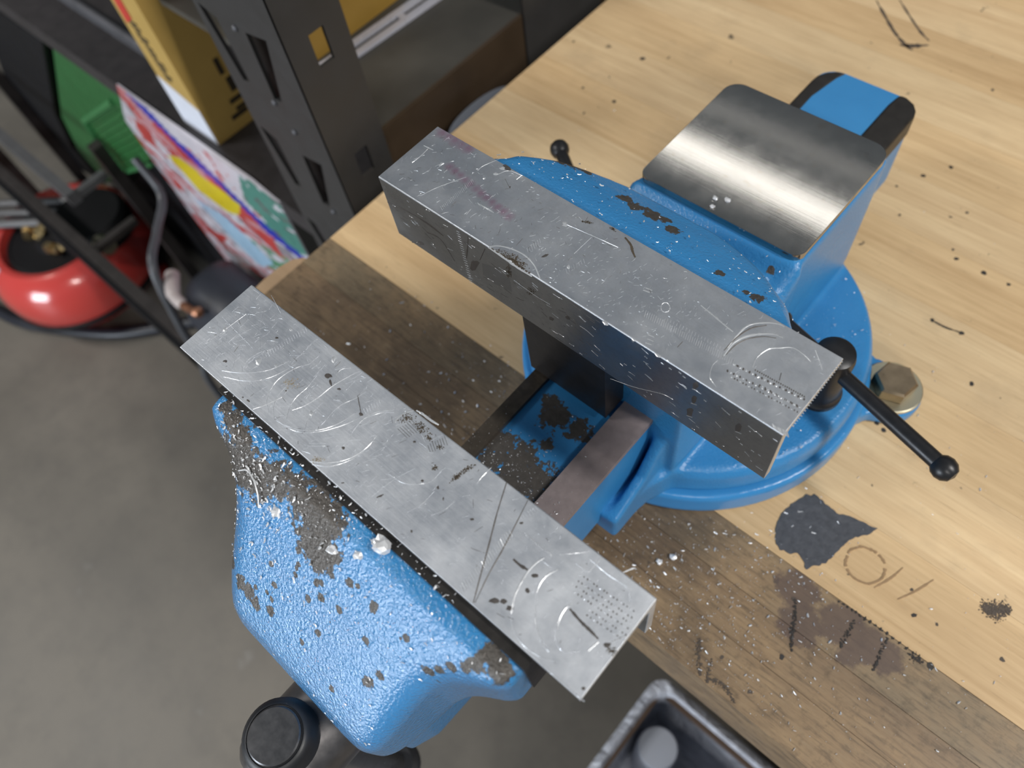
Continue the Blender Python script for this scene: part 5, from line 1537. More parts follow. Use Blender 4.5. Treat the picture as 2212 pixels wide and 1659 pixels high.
L b 0.52 46.6 -15.7 48.8 -15.2
L b 0.49 46.8 -17.3 48.6 -16.8
L b 0.42 46.6 -19 48.8 -18.4
L b 0.45 46.5 -20.6 48.8 -20
L b 0.38 46.5 -22.3 48.8 -21.7
L b 0.45 46.6 -23.9 48.7 -23.4
L b 0.37 46.7 -25.6 48.6 -25.1
L b 0.5 46.7 -27.3 48.6 -26.8
L b 0.5 46.4 -29.1 48.9 -28.4
L b 0.4 46.4 -30.8 48.8 -30.2
L b 0.32 46.5 -32.5 48.7 -31.9
L b 0.48 46.6 -34.3 48.6 -33.7
L b 0.39 46.5 -36.1 48.7 -35.5
L b 0.43 46.6 -37.8 48.5 -37.3
L d 0.8 53.8 -2 51.3 -11.3 48.7 -19.8
L dp 0 55.1 -20.4 53.1 -24.4 50.5 -26.8 49.5 -25.9 50.7 -22.5 52 -19 54.2 -17.2 56.1 -15.7 57.4 -16.1
L d 0.8 63.1 -2.8 58 -13.7
L hp 0 58.8 -15.2 66.2 -12.1 74.9 -14.1 74.7 -22.4 63.8 -25.1 57.8 -23.7
L gp 0 76.7 -7.2 76.4 -11.1 75 -13.3 74 -13.3 73 -12.4 73.5 -8.2 74.5 -3.8 75.9 -2.8 77 -3.3
L gp 0 88.5 -12.6 87 -14.4 85.5 -15.3 84.3 -15 84.3 -12.8 85.6 -10.3 87.3 -9.6 88.3 -9.7 89.4 -10.2
L b 0.48 77.3 -12.2 82.6 -12.9 89.3 -13.4 96.6 -12.8
L d 1.2 0.2 -15.8 10.6 -13.2 22.2 -12
L d 1.6 22.2 -12 29.2 -12.2 36.5 -13.6
L d 0.8 24.7 -19.3 33.7 -18 39.6 -28.4
L d 1 9.1 -37.1 18.6 -31.3
L dp 0 19.2 -31.9 17.3 -33.1 15.6 -34.6 14.2 -34.5 14.1 -33.3 15.1 -31.9 16.6 -31.1 18.2 -30.3 18.8 -30.9
L dp 0 106.9 -13.8 106.4 -14.7 105.3 -15.5 104.4 -15.3 104.2 -14.6 104.6 -13.8 105.2 -13.1 106.3 -12.6 106.5 -13.3
L dp 0 97.3 -23 97 -23.9 96.1 -24.2 95 -24.7 95.1 -23.7 95.1 -22.8 96.1 -21.7 97.1 -21.6 97.9 -21.8
L b 1 143 -18.3 144.8 -18.8 146.7 -19.6
L b 0.4 111.5 -14.2 115 -14.4 118.4 -15.6
L b 0.24 131.3 -22.3 132.7 -23
L b 0.2 126.5 -39.5 138.4 -33.4 151.2 -24.6 156.3 -23.2
L dp 0 165.4 -3.2 164.8 -5.1 164.1 -6.9 163.4 -6.7 163.1 -5.4 163.1 -3.5 163.7 -2 164.5 -0.7 165 -1.8
L b 0.5 163.2 -7.4 165.5 -6.4
L dp 0 165.5 -13.1 165.4 -15.1 164.6 -17 163.9 -16.3 163.6 -15.1 163.6 -13.3 164.1 -11.2 164.9 -10.8 165.6 -11.1
L b 0.5 163.7 -17.4 166.1 -16.2
L dp 0 165 -23.6 165 -26.4 163.9 -27.6 162.9 -28.5 162.8 -25.9 162.4 -23.7 163.4 -21.7 164.3 -20.7 165.2 -21.1
L b 0.5 162.9 -28.3 165.4 -27
L dp 0 184.1 -12.8 184.1 -14.7 183.4 -16.4 182.5 -17 182 -15.4 181.9 -12.8 182.5 -10.4 183.4 -9.9 184 -11
L b 0.5 182.5 -16.9 184.8 -15.8
L b 0.32 168.3 -9.7 169.4 -9.9
L b 0.32 156.9 -2.2 158 -2.3
L b 0.32 158.7 -3.1 159.9 -3.3
L b 0.32 181.4 -2.5 182.5 -2.7
L b 0.32 189.9 -22.5 191.1 -22.7
L b 0.32 192.7 -22.3 193.8 -22.4
L b 0.32 185.4 -22.8 186.5 -23
L b 0.32 152.8 -3.5 154 -3.7
L b 0.32 133.3 -20.6 134.6 -20.7
L b 0.32 137.2 -17.6 138.5 -17.8
L b 0.32 156.6 -12.5 157.8 -12.7
L b 0.32 160 -9.8 161.1 -9.9'''

M_tan = plain('tan_rust_bloom', (0.40, 0.35, 0.28), 0.5, 0.4, 0.3, 900, 0.3)
M_reflect = plain('dark_reflection_patch', (0.22, 0.225, 0.235), 0.4, 0.8, 0.2, 200)


def mark_mesh(sets, plane, kinds, mat, T, extra, parent, name, lift):
    b = BM()

    def P(u, v, h):
        return T @ Vector((u, -h, v)) if plane == 'L' else T @ Vector((u, v, h))

    def stroke(pts, w, ridge):
        n = len(pts)
        L, R, C = [], [], []
        for i, (u, v) in enumerate(pts):
            a, c = pts[max(i - 1, 0)], pts[min(i + 1, n - 1)]
            dx, dy = c[0] - a[0], c[1] - a[1]
            q = math.hypot(dx, dy) or 1
            t = i / (n - 1)
            ww = w * 0.42 * (0.55 + 0.45 * math.sin(math.pi * min(max(t, .06), .94))) * (1 + .5 * noise.noise(Vector((u * 1.3, v * 1.3, 2))))
            L.append(b.verts.new(P(u - dy / q * ww, v + dx / q * ww, lift)))
            R.append(b.verts.new(P(u + dy / q * ww, v - dx / q * ww, lift)))
            C.append(b.verts.new(P(u, v, lift + ridge)))
        for i in range(n - 1):
            b.faces.new((L[i], C[i], C[i + 1], L[i + 1]))
            b.faces.new((C[i], R[i], R[i + 1], C[i + 1]))

    for line in MARKS.split('\n'):
        f = line.split()
        if f[0] != plane or f[1] not in kinds:
            continue
        v = [float(x) for x in f[3:]]
        pts = list(zip(v[::2], v[1::2]))
        if f[1] in ('gp', 'tp') and len(pts) > 2:             # grime: a cloud of tiny specks
            c = (sum(p[0] for p in pts) / len(pts), sum(p[1] for p in pts) / len(pts))
            ext = max(math.hypot(p[0] - c[0], p[1] - c[1]) for p in pts)
            for _ in range(int(26 + ext * ext * 5)):
                p = random.choice(pts)
                q = random.choice(pts)
                k, m = random.random() ** .7 * 1.08, random.random()
                u, v = c[0] + ((p[0] - c[0]) * m + (q[0] - c[0]) * (1 - m)) * k, c[1] + ((p[1] - c[1]) * m + (q[1] - c[1]) * (1 - m)) * k
                r0 = rnd(.07, .34)
                b.faces.new([b.verts.new(P(u + r0 * rnd(.5, 1.2) * math.cos(t), v + r0 * rnd(.5, 1.2) * math.sin(t), lift)) for t in (0, 1.3, 2.5, 3.8, 5.0)])
            continue
        if f[1].endswith('p'):
            c = (sum(p[0] for p in pts) / len(pts), sum(p[1] for p in pts) / len(pts))
            vs = [b.verts.new(P(*p, lift * .5)) for p in pts]
            m = [b.verts.new(P(c[0] + (p[0] - c[0]) * .55, c[1] + (p[1] - c[1]) * .55, lift + (0.16 if 'b' in f[1] else 0.05))) for p in pts]
            n = len(pts)
            for i in range(n):
                b.faces.new((vs[i], vs[(i + 1) % n], m[(i + 1) % n], m[i]))
            b.faces.new(m)
        else:
            if len(pts) > 2:
                pts = [(q.x, q.y) for q in smooth_path([(x, y, 0) for x, y in pts], 6)]
            stroke(pts, max(float(f[2]), 0.13), 0.10)
    for u, v, a, l, w in extra:
        k = rnd(-.25, .25)
        pts = [(u + math.cos(a + k * t) * l * t, v + math.sin(a + k * t) * l * t) for t in (0, .33, .66, 1)]
        if all(0.6 < p[0] < SJL - .6 and (-SJH + .6 < p[1] < -.6 if plane == 'L' else 0.6 < p[1] < SJW - .6) for p in pts):
            stroke(pts, w, 0.06)
    bmesh.ops.recalc_face_normals(b, faces=b.faces[:])
    o = obj(name, b, mat, parent, 0)
    o['kind'] = 'stuff'
    return o


def loose(n, u0, u1, v0, v1, lmax, wmax):
    return [(rnd(u0, u1), rnd(v0, v1), rnd(0, math.pi) if random.random() < .5 else random.gauss(1.2, .35), abs(random.gauss(0, lmax * .4)) + .5, rnd(.09, wmax)) for _ in range(n)]


random.seed(21)
for sj, T, pl, nb, nd in ((front_sj, FM, 'F', 1, 1), (rear_sj, RM, 'R', 0, 0), (rear_sj, RM, 'L', 0, 0)):
    if pl == 'F':
        eb = loose(330, 2, 110, 1, 36, 6, .10) + loose(130, 90, 196, 1, 36, 3, .10)
        ed = loose(70, 2, 196, 1, 36, 3, .2)
    elif pl == 'R':
        eb = loose(170, 2, 90, 1, 36, 3, .10) + loose(260, 80, 150, 1, 30, 1.6, .11) + loose(60, 130, 196, 1, 36, 3, .10)
        ed = loose(70, 2, 130, 1, 36, 2.5, .2)
    else:
        eb = [(rnd(2, 196), rnd(-36, -1), rnd(-.5, .1), rnd(.5, 4), rnd(.1, .22)) for _ in range(90)]
        ed = [(rnd(2, 120), rnd(-36, -1), rnd(-.6, .2), rnd(.5, 5), rnd(.15, .4)) for _ in range(70)]
    mark_mesh(MARKS, pl, ('b', 'bp'), M_bright, T, eb, sj, 'bright_scratches', 0.02)
    mark_mesh(MARKS, pl, ('d', 'dp'), M_groove, T, ed, sj, 'dark_scratches', 0.03)
    mark_mesh(MARKS, pl, ('g', 'gp'), M_grime, T, [], sj, 'grime', 0.05)
    if pl == 'F':
        mark_mesh(MARKS, pl, ('tp',), M_tan, T, [], sj, 'rust_bloom', 0.02)
    if pl == 'L':
        mark_mesh(MARKS, pl, ('hp',), M_reflect, T, [], sj, 'painted_reflection', 0.02)  # dark shape mirrored in the leg, painted onto its face
#%%BACKGROUND
# ------------------------------------------------------------------ steel shelving beside the bench
M_rack = plain('charcoal_rack_enamel', (0.042, 0.041, 0.041), 0.45, 0.2, 0.18, 40, 0.05)
M_rack_dark = plain('dark_deck_enamel', (0.034, 0.030, 0.031), 0.5, 0.1, 0.35, 50, 0.08)
M_deck = plain('dusty_grey_deck', (0.060, 0.056, 0.048), 0.55, 0.1, 0.45, 18, 0.1)
M_brown = plain('brown_deck_edge', (0.050, 0.032, 0.018), 0.5, 0.1, 0.35, 25)
M_lip = plain('worn_grey_lip', (0.11, 0.11, 0.12), 0.45, 0.4, 0.3, 50)
M_card = plain('yellow_cardboard', (0.42, 0.275, 0.075), 0.6, 0, 0.10, 30)
M_card_d = plain('dark_yellow_carton', (0.34, 0.20, 0.035), 0.6, 0, 0.10, 30)
M_white = plain('white_label_paper', (0.66, 0.69, 0.78), 0.5, 0, 0.05, 60)
M_red = plain('red_print', (0.50, 0.045, 0.03), 0.5, 0, 0.1, 60)
M_ink = plain('black_print', (0.03, 0.022, 0.012), 0.6, 0, 0.2, 200)
M_whitebar = plain('white_enamelled_bar', (0.50, 0.50, 0.56), 0.3, 0.2, 0.08, 80)

rack = empty('shelving_unit', (-300, 130, -BZ), 'charcoal slotted steel shelving unit standing left of the workbench', 'shelving')
holes_side = []
for z in range(-860, 380, 104):
    zz = z + 0.0 + (93 - (-860) - 104 * 9)
    if zz + 26 < 375:
        holes_side.append([(98, zz), (111, zz), (111, zz + 25), (98, zz + 25)])
b = BM()
plate_holes(b, [(79, -BZ), (129, -BZ), (129, 380), (79, 380)], holes_side, 0, -203, -200)
hf = []
for k in range(-8, 3):
    z = 114 + 111.5 * k
    hf.append([(-251, z - 58), (-241, z - 56), (-222.5, z + 3), (-248, z - 1)])
    hf.append([(-289, z - 58), (-280, z - 56), (-283, z - 3), (-302, z + 2)])
plate_holes(b, [(-309, -BZ), (-200.2, -BZ), (-200.2, 380), (-309, 380)], hf, 1, 79, 82)
box(b, -308.5, -216, 95, 96.5, -BZ + .5, 379)  # inner plate added so the slots look into darkness
obj('upright', b, M_rack, rack, 20)
b = BM()
plate_holes(b, [(303, -BZ), (408, -BZ), (408, 380), (303, 380)], [], 0, -207, -204)
plate_holes(b, [(-255, -BZ), (-207, -BZ), (-207, 380), (-255, 380)], [], 1, 405, 408)
obj('upright', b, M_rack, rack, 20)
b = BM()
box(b, -525, -209, 131, 1000, 2, 9, 1)
obj('deck', b, M_deck, rack)
b = BM()
box(b, -209, -205.5, 131, 302, -58, 9.4, 0.6)
box(b, -209, -207.5, 302, 1000, -58, 9.4, 0.4)
tag(obj('deck_edge', b, M_brown, rack), 'brown deck edge beam')
b = BM()
box(b, -1400, -311, 99, 520, -195, -165, 2)
tag(obj('deck', b, M_rack_dark, rack), 'dark lower deck')
b = BM()
prism(b, [(152, -165), (152, -150), (155, -147), (160, -147), (160, -165)], 0, -1390, -602, 0.8)
tag(obj('deck_lip', b, M_lip, rack), 'worn light grey lip')
b = BM()
for q in ((-236, 35), (-247, 58), (-232, -52), (-254, 118)):
    lathe(b, [(2.6, 0), (2.6, 1), (1.4, 2.2), (0, 2.4)], (q[0] - 6, 79, q[1] - 6), (0, -1, 0), 12)
o = obj('rivet', b, M_lip, rack)
o['kind'] = 'stuff'


def card_box(name, x0, x1, y0, y1, z0, z1, mat, label, group=None):
    t = empty(name, ((x0 + x1) / 2, (y0 + y1) / 2, z0), label, 'box', group)
    b = BM()
    box(b, x0, x1, y0, y1, z0, z1, 1.2)
    obj('carton', b, mat, t)
    for s in (0, 1):
        b = BM()
        box(b, x0 + 1, (x0 + x1) / 2 - .4, y0 + 1, y1 - 1, z1, z1 + 1.4, 0.3) if s == 0 else box(b, (x0 + x1) / 2 + .4, x1 - 1, y0 + 1, y1 - 1, z1, z1 + 1.4, 0.3)
        obj('flap', b, mat, t)
    return t


bx = card_box('carton_box', -597, -529, 111, 168, -164.7, 52, M_card, 'tall yellow cardboard carton with a white label at its bottom corner')
b = BM()
prism(b, [(-596.5, -164), (-596.5, -98), (-529, -116), (-529, -164)], 1, 110.2, 111.05)
tag(obj('paper_label', b, M_white, bx), 'white paper label')
b = BM()
prism(b, [(-586, 2), (-566, 14), (-568, -18), (-588, -30)], 1, 110.3, 111.05)
obj('red_print', b, M_red, bx)
b = BM()
prism(b, [(139, 34), (163, 34), (158, -4), (146, -10)], 0, -529.05, -528.3)
obj('red_print', b, M_red, bx)
b = BM()
random.seed(3)
for k in range(13):
    z = -22 - k * 5.6
    x = -582 + k * 0.7
    box(b, x + rnd(0, 4), x + rnd(12, 22), 110.5, 111.05, z - 3.4, z)
for k, (y, z, w, h) in enumerate(((147, -132, 18, 6), (150, -143, 15, 5), (140, -150, 22, 6), (155, -120, 9, 18), (152, -96, 6, 20))):
    box(b, -529.05, -528.5, y, y + w, z, z + h)
o = obj('printed_text', b, M_ink, bx)
o['kind'] = 'stuff'
card_box('carton_box', -450, -317, 150, 262, 9.3, 190, M_card_d, 'dark yellow carton on the grey shelf deck behind the slotted upright')

rail = empty('twin_bar_rail', (-290, 235, 9), 'white twin bar rail lying along the grey shelf deck beside the yellow carton', 'rail')
for dx in (0, 13.5):
    b = BM()
    prism(b, [(-311 + dx, 140), (-303.5 + dx, 140), (-286.5 + dx, 420), (-294 + dx, 420)], 2, 9, 12.5, 0.8)
    obj('bar', b, M_whitebar, rail)
for y in (241, 150, 340):
    x = -308 + (y - 140) * 0.0607
    b = BM()
    box(b, x + 2, x + 13, y - 3, y + 3, 9.3, 12, 0.5)
    obj('cross_tie', b, M_whitebar, rail)

# printed bag hanging in front of the lower deck
BAGC = {'white': (0.56, 0.54, 0.60), 'red': (0.46, 0.05, 0.045), 'pink': (0.50, 0.24, 0.27), 'yellow': (0.62, 0.50, 0.01), 'blue': (0.018, 0.03, 0.36),
        'teal': (0.06, 0.22, 0.18), 'sky': (0.33, 0.50, 0.66), 'grey': (0.24, 0.22, 0.25), 'dark': (0.10, 0.11, 0.11), 'green': (0.10, 0.26, 0.14)}
bag_m = {k: plain('bag_print_' + k, v, 0.32, 0, 0.18, 40, 0, 0.3) for k, v in BAGC.items()}
keys = list(BAGC)


def inpoly(x, z, poly):
    r = False
    n = len(poly)
    for i in range(n):
        (x1, z1), (x2, z2) = poly[i], poly[(i + 1) % n]
        if (z1 > z) != (z2 > z) and x < (x2 - x1) * (z - z1) / (z2 - z1) + x1:
            r = not r
    return r


def bag_colour(x, z):
    n1 = noise.noise(Vector((x * .02, z * .055, 1.3)))
    n2 = noise.noise(Vector((x * .05, z * .09, 7.1)))
    n3 = noise.noise(Vector((x * .008, z * .03, 4.0)))
    yellow = [(-679, -248), (-635, -226), (-581, -232), (-512, -236), (-540, -272), (-569, -284), (-638, -286)]
    if inpoly(x, z, yellow):
        return 'yellow'
    zb = -150 - (x + 690) * 0.44                 # blue diagonal
    if abs(z - zb + 4) < 11 + 5 * n1 and x > -700:
        return 'blue'
    if z > zb:
        if x > -470 + 30 * n1:
            return 'teal' if n2 < .25 else ('white' if n1 > 0 else 'dark')
        return 'red' if n1 + n2 * .6 > .22 else 'white'
    if z > zb - 62 + 16 * n3 and x < -470:
        return 'red' if n1 < .12 else 'pink'
    if x > -540 and z > -300 and z < zb - 20:
        return 'pink' if n1 > -0.05 else 'grey'
    if inpoly(x, z, [(-690, -330), (-594, -305), (-545, -330), (-515, -352), (-575, -402), (-620, -372)]):
        return 'sky'
    if inpoly(x, z, [(-575, -330), (-440, -292), (-420, -345), (-540, -380)]):
        return 'green' if n2 > -.1 else 'white'
    if z < -470 and x > -720:
        return 'grey' if n2 > -.05 else ('white' if n1 > -.2 else 'dark')
    if z < -400:
        return ('red' if n1 > .22 else ('pink' if n2 > .1 else 'white'))
    if n1 > .28:
        return 'red'
    return 'white' if n2 < .22 else ('pink' if n1 > 0 else 'grey')


b = BM()
NX, NZ = 96, 110
bxL, bxR, bzT, bzB = -800, -402, -158, -640
grid = []
for i in range(NX + 1):
    row = []
    for j in range(NZ + 1):
        u, v = i / NX, j / NZ
        x = bxL + (bxR - bxL) * u
        z = bzT + (bzB - bzT) * v
        x += (1 - u) * (78 * max(0, 1 - v * 5) + 42 * max(0, v - .5) * 1.6)
        z -= 22 * max(0, u - .86) * 7 * (1 - v) * .4
        puff = 9 * math.sin(math.pi * u) ** .6 * math.sin(math.pi * min(1, v * .9 + .05)) ** .6
        y = 96.5 - puff - 1.4 * noise.noise(Vector((x * .02, z * .012, 0)))
        row.append(b.verts.new((x, y, z)))
    grid.append(row)
back = []
for i in range(NX + 1):
    back.append([b.verts.new((grid[i][j].co.x, 98.6, grid[i][j].co.z)) for j in range(NZ + 1)])
for i in range(NX):
    for j in range(NZ):
        f = b.faces.new((grid[i][j], grid[i][j + 1], grid[i + 1][j + 1], grid[i + 1][j]))
        c = f.calc_center_median()
        f.material_index = keys.index(bag_colour(c.x, c.z))
        g = b.faces.new((back[i][j], back[i + 1][j], back[i + 1][j + 1], back[i][j + 1]))
for i in range(NX):
    b.faces.new((grid[i][0], grid[i + 1][0], back[i + 1][0], back[i][0]))
    b.faces.new((grid[i + 1][NZ], grid[i][NZ], back[i][NZ], back[i + 1][NZ]))
for j in range(NZ):
    b.faces.new((grid[0][j + 1], grid[0][j], back[0][j], back[0][j + 1]))
    b.faces.new((grid[NX][j], grid[NX][j + 1], back[NX][j + 1], back[NX][j]))
tag(obj('printed_sack', b, [bag_m[k] for k in keys], at=(-600, 98, -640)), 'red, white and blue printed sack with a yellow patch hanging from the dark deck', 'sack')

# green plastic case under the deck
M_green = plain('green_plastic', (0.020, 0.115, 0.030), 0.38, 0, 0.12, 20)
M_green_l = plain('light_green_plastic', (0.045, 0.19, 0.065), 0.35, 0, 0.1, 20)
gc = empty('plastic_case', (-1150, 160, -BZ), 'green plastic case with a ribbed panel and a black side leaning under the dark deck', 'case')
M_blackp = plain('black_plastic', (0.0045, 0.0045, 0.006), 0.6, 0, 0.3, 30, 0, 0, 0.25)
GP = [(-955, -199), (-1299, -501), (-1402, -640), (-1374, -732), (-841, -358), (-760, -199)]
b = BM()
prism(b, GP, 1, 106, 215, 6, 3)
obj('shell', b, M_green, gc)
b = BM()
tube(b, [(-835, 105, -245), (-1104, 104, -414), (-1134, 104, -557)], 6, 8)
tube(b, [(-1134, 104, -557), (-870, 105, -385)], 4, 8)
obj('panel_border', b, M_green_l, gc)
for k in range(8):
    t = (k + 1) / 9
    b = BM()
    tube(b, [(-1106 - 28 * t, 106.6, -418 - 138 * t), (-840 - 30 * t, 106.6, -250 - 128 * t)], 2.4, 6)
    obj('rib', b, M_green, gc)
b = BM()
prism(b, [(-968, -199), (-1308, -500), (-1411, -640), (-1384, -738), (-1560, -780), (-1700, -690), (-1500, -480), (-1200, -215)], 1, 100, 200, 5, 2)
tag(obj('side_panel', b, M_blackp, gc), 'black side')
b = BM()
prism(b, [(-1560, -BZ), (-1560, -802), (-1372, -768), (-1120, -575), (-900, -410), (-880, -430), (-880, -BZ)], 1, 140, 205, 4, 2)
tag(obj('base', b, M_blackp, gc), 'black base')

# steel equipment stand
M_stand = plain('dark_stand_steel', (0.055, 0.048, 0.046), 0.4, 0.4, 0.3, 30)
M_stand_g = plain('grey_stand_rail', (0.12, 0.12, 0.125), 0.4, 0.4, 0.2, 30)
st = empty('equipment_stand', (-1200, 60, -BZ), 'dark steel rail stand in front of the green case, its rails meeting in corners', 'stand')
for nm, x0, x1, y0, y1, z0, z1, m in (
        ('rail', -1420, -1002, -14, 4, -460, -436, M_stand_g), ('rail', -1016, -1003, 4, 62, -456, -443, M_stand_g),
        ('rail', -1520, -715, -52, -30, -622, -596, M_stand), ('rail', -1080, -1065, -30, 62, -616, -602, M_stand),
        ('rail', -1520, -715, -62, -53, -640, -600, M_blackp),  # separate black bar stands in for the lower rail's shaded side
        ('leg', -1520, -1496, -28, -4, -BZ, -440, M_stand), ('leg', -738, -715, -28, -6, -BZ, -600, M_stand),
        ('rail', -1520, -1500, -4, 80, -458, -440, M_stand), ('leg', -1520, -1496, 76, 98, -BZ, -440, M_stand), ('leg', -1085, -1063, 76, 98, -BZ, -440, M_stand)):
    b = BM()
    box(b, x0, x1, y0, y1, z0, z1, 4)
    obj(nm, b, m, st)
b = BM()
box(b, -860, -700, 84, 200, -BZ, -650, 6)
tag(obj('tool_chest', b, plain('brown_black_board', (0.030, 0.026, 0.022), 0.5, 0, 0.3, 20), at=(-780, 140, -BZ)), 'low dark chest standing under the printed sack', 'chest')

# red tank on the floor
M_redtank = plain('glossy_red_enamel', (0.52, 0.05, 0.042), 0.22, 0, 0.06, 10, 0, 0.8)
M_reddark = plain('red_base_enamel', (0.34, 0.030, 0.022), 0.4, 0, 0.1, 10)
M_brass = plain('brass', (0.62, 0.47, 0.24), 0.3, 1.0, 0.15, 60)
tk = empty('compressor_tank', (-1290, -40, -BZ), 'glossy red round compressor tank with a white sticker on the concrete floor', 'compressor')
b = BM()
lathe(b, [(60, -845), (115, -842), (152, -820), (169, -785), (171, -750), (164, -715), (146, -688), (126, -676), (114, -678), (106, -700), (102, -760), (0, -765)], (-1285, -52, 0), seg=64)
obj('tank', b, M_redtank, tk)
b = BM()
lathe(b, [(107, -692), (100, -690), (98, -695), (60, -700), (40, -682), (0, -680)], (-1285, -52, 0), seg=40)
tag(obj('motor_well', b, M_blackp, tk), 'black well in the top')
b = BM()
lathe(b, [(70, -700), (76, -696), (78, -655), (70, -645), (0, -643)], (-1222, 12, 0), seg=40)
tag(obj('motor', b, M_blackp, tk), 'black motor cover')
b = BM()
lathe(b, [(165, -800), (173, -796), (174, -786), (165, -782)], (-1285, -52, 0), seg=64)
tag(obj('seam_band', b, M_blackp, tk), 'dark seam band')
b = BM()
prism(b, rrect(-1400, -1205, -122, 60, 40, 6), 2, -872, -846, 4)
obj('base_tray', b, M_reddark, tk)
for fx, fy in ((-1325, -140), (-1222, -96), (-1385, 40), (-1215, 50)):
    b = BM()
    lathe(b, [(14, 0), (22, 4), (24, 20), (18, 30), (0, 32)], (fx, fy, -BZ), seg=20)
    obj('foot', b, M_reddark, tk)
b = BM()
P0 = [(-1405, -92, -700), (-1372, -122, -690), (-1300, -185, -712), (-1275, -180, -700), (-1290, -150, -684), (-1380, -70, -684)]
SC0 = Vector((-1285, -52, 0))
rows = []
for k in range(11):                                        # sticker wrapped on the tank shoulder
    a = math.radians(222 + k * 5)
    rows.append([b.verts.new((SC0.x + r * math.cos(a), SC0.y + r * math.sin(a), z)) for r, z in ((127, -674.8), (147, -686.6), (159.5, -704), (165, -714))][:4 if k > 6 else 3])
for A, B_ in zip(rows, rows[1:]):
    for i in range(min(len(A), len(B_)) - 1):
        b.faces.new((A[i], B_[i], B_[i + 1], A[i + 1]))
bmesh.ops.solidify(b, geom=b.faces[:], thickness=0.5)
tag(obj('sticker', b, M_white, tk), 'white sticker')
for (x, y, z, ax, r, h) in ((-1262, -85, -682, (1, .3, .1), 13, 42), (-1232, -77, -680, (.2, 1, .1), 11, 34), (-1300, -85, -682, (0, .5, .3), 12, 36), (-1345, -75, -680, (.8, -.5, .1), 14, 40)):
    b = BM()
    lathe(b, [(r * .6, 0), (r * .6, h * .25), (r, h * .25), (r, h * .6), (r * .7, h * .62), (r * .7, h), (0, h)], (x, y, z), ax, 6)
    obj('brass_fitting', b, M_brass, tk)
b = BM()
tube(b, [(-1213, -16, -672), (-1150, -8, -662)], [14, 11], 16)
tube(b, [(-1150, -8, -662), (-1118, -5, -657)], [17, 17], 16)
tag(obj('silver_valve', b, M_zinc, tk), 'silver valve')
for y0, x0, x1, z in ((-88, -1420, -1262, -664), (-60, -1430, -1262, -662), (-28, -1430, -1270, -660)):
    b = BM()
    tube(b, [(x0, y0 - 60, z), (x1, y0 + 70, z)], 9, 10)
    obj('pipe', b, M_stand_g, tk)

# hose, cable, bag, probe
M_hose = plain('dark_hose_rubber', (0.010, 0.012, 0.020), 0.4, 0, 0.2, 40)
b = BM()
tube(b, smooth_path([(-1560, -290, -866), (-1470, -262, -866), (-1373, -240, -866), (-1297, -206, -866), (-1148, -114, -866), (-1041, 1, -866), (-985, 70, -866), (-965, 95, -866)], 8), 13, 12)
tag(obj('air_hose', b, M_hose, at=(-1200, -100, -BZ)), 'black hose curving over the concrete floor around the red tank', 'hose')
M_cable = plain('grey_cable_sheath', (0.062, 0.066, 0.075), 0.4, 0, 0.15, 40)
b = BM()
tube(b, smooth_path([(-830, 82, -330), (-795, 76, -380), (-752, 30, -392), (-708, -14, -402), (-690, -40, -500), (-690, -52, -594), (-692, -66, -660), (-700, -75, -872), (-730, -90, -873)], 8), 6.5, 10)
tag(obj('cable', b, M_cable, at=(-750, 30, -BZ)), 'grey cable hanging beside the printed sack', 'cable')
M_duffel = plain('blue_black_nylon', (0.017, 0.020, 0.030), 0.5, 0, 0.35, 14, 0.1)
b = BM()
loft(b, [[Vector((p[0], p[1], -BZ)) for p in rrect(-690, -520, -30, 80, 25, 5)], [Vector((p[0], p[1], -700)) for p in rrect(-700, -510, -32, 80, 30, 5)],
         [Vector((p[0], p[1], -480)) for p in rrect(-690, -520, -28, 78, 34, 5)], [Vector((p[0], p[1], -430)) for p in rrect(-672, -540, -14, 76, 34, 5)], [Vector((p[0], p[1], -415)) for p in rrect(-645, -565, 5, 55, 24, 5)]])
tag(obj('tool_bag', b, M_duffel, at=(-605, 30, -BZ), smooth=60), 'blue black tool bag standing on the floor under the printed sack', 'bag')
pr = empty('soldering_iron', (-650, -20, -420), 'pale handled probe with a copper tip lying on the blue black bag', 'tool')
b = BM()
tube(b, smooth_path([(-712, 2, -438), (-690, -10, -432), (-668, -21, -430), (-640, -23, -428)], 6), [11] * 12 + [9] * 6 + [7], 12)
obj('handle', b, plain('pale_handle', (0.42, 0.37, 0.36), 0.4, 0, 0.15, 40), pr)
b = BM()
tube(b, [(-642, -23, -428), (-618, -21, -424), (-603, -18, -420)], [6, 6, 6], 10)
lathe(b, [(0, -8), (6, -6), (9, 0), (6, 6), (0, 8)], (-602, -18, -418), (1, 0, 0.1), 12)
obj('copper_tip', b, plain('copper', (0.36, 0.17, 0.10), 0.35, 0.8, 0.2, 60), pr)

# grey canister between shelf and bench
M_can = plain('grey_blue_plastic', (0.20, 0.22, 0.26), 0.4, 0, 0.1, 20)
cn = empty('canister', (-181, 217, -BZ), 'pale grey flat oval canister in the gap between the shelf and the bench', 'canister')
for nm, prof in (('body', [(0, -BZ), (30, -BZ), (33, -874), (33, -40), (31, -34), (0, -34)]), ('lid', [(29, -34), (35, -33), (36, -28), (34, -22), (0, -19)])):
    b = BM()
    lathe(b, prof, (0, 0, 0), seg=40)
    for v in b.verts:                                    # flat oval in plan
        v.co = Vector((-182 + v.co.x * 0.40, 217 + v.co.y * 1.12, v.co.z))
    obj(nm, b, M_can, cn)

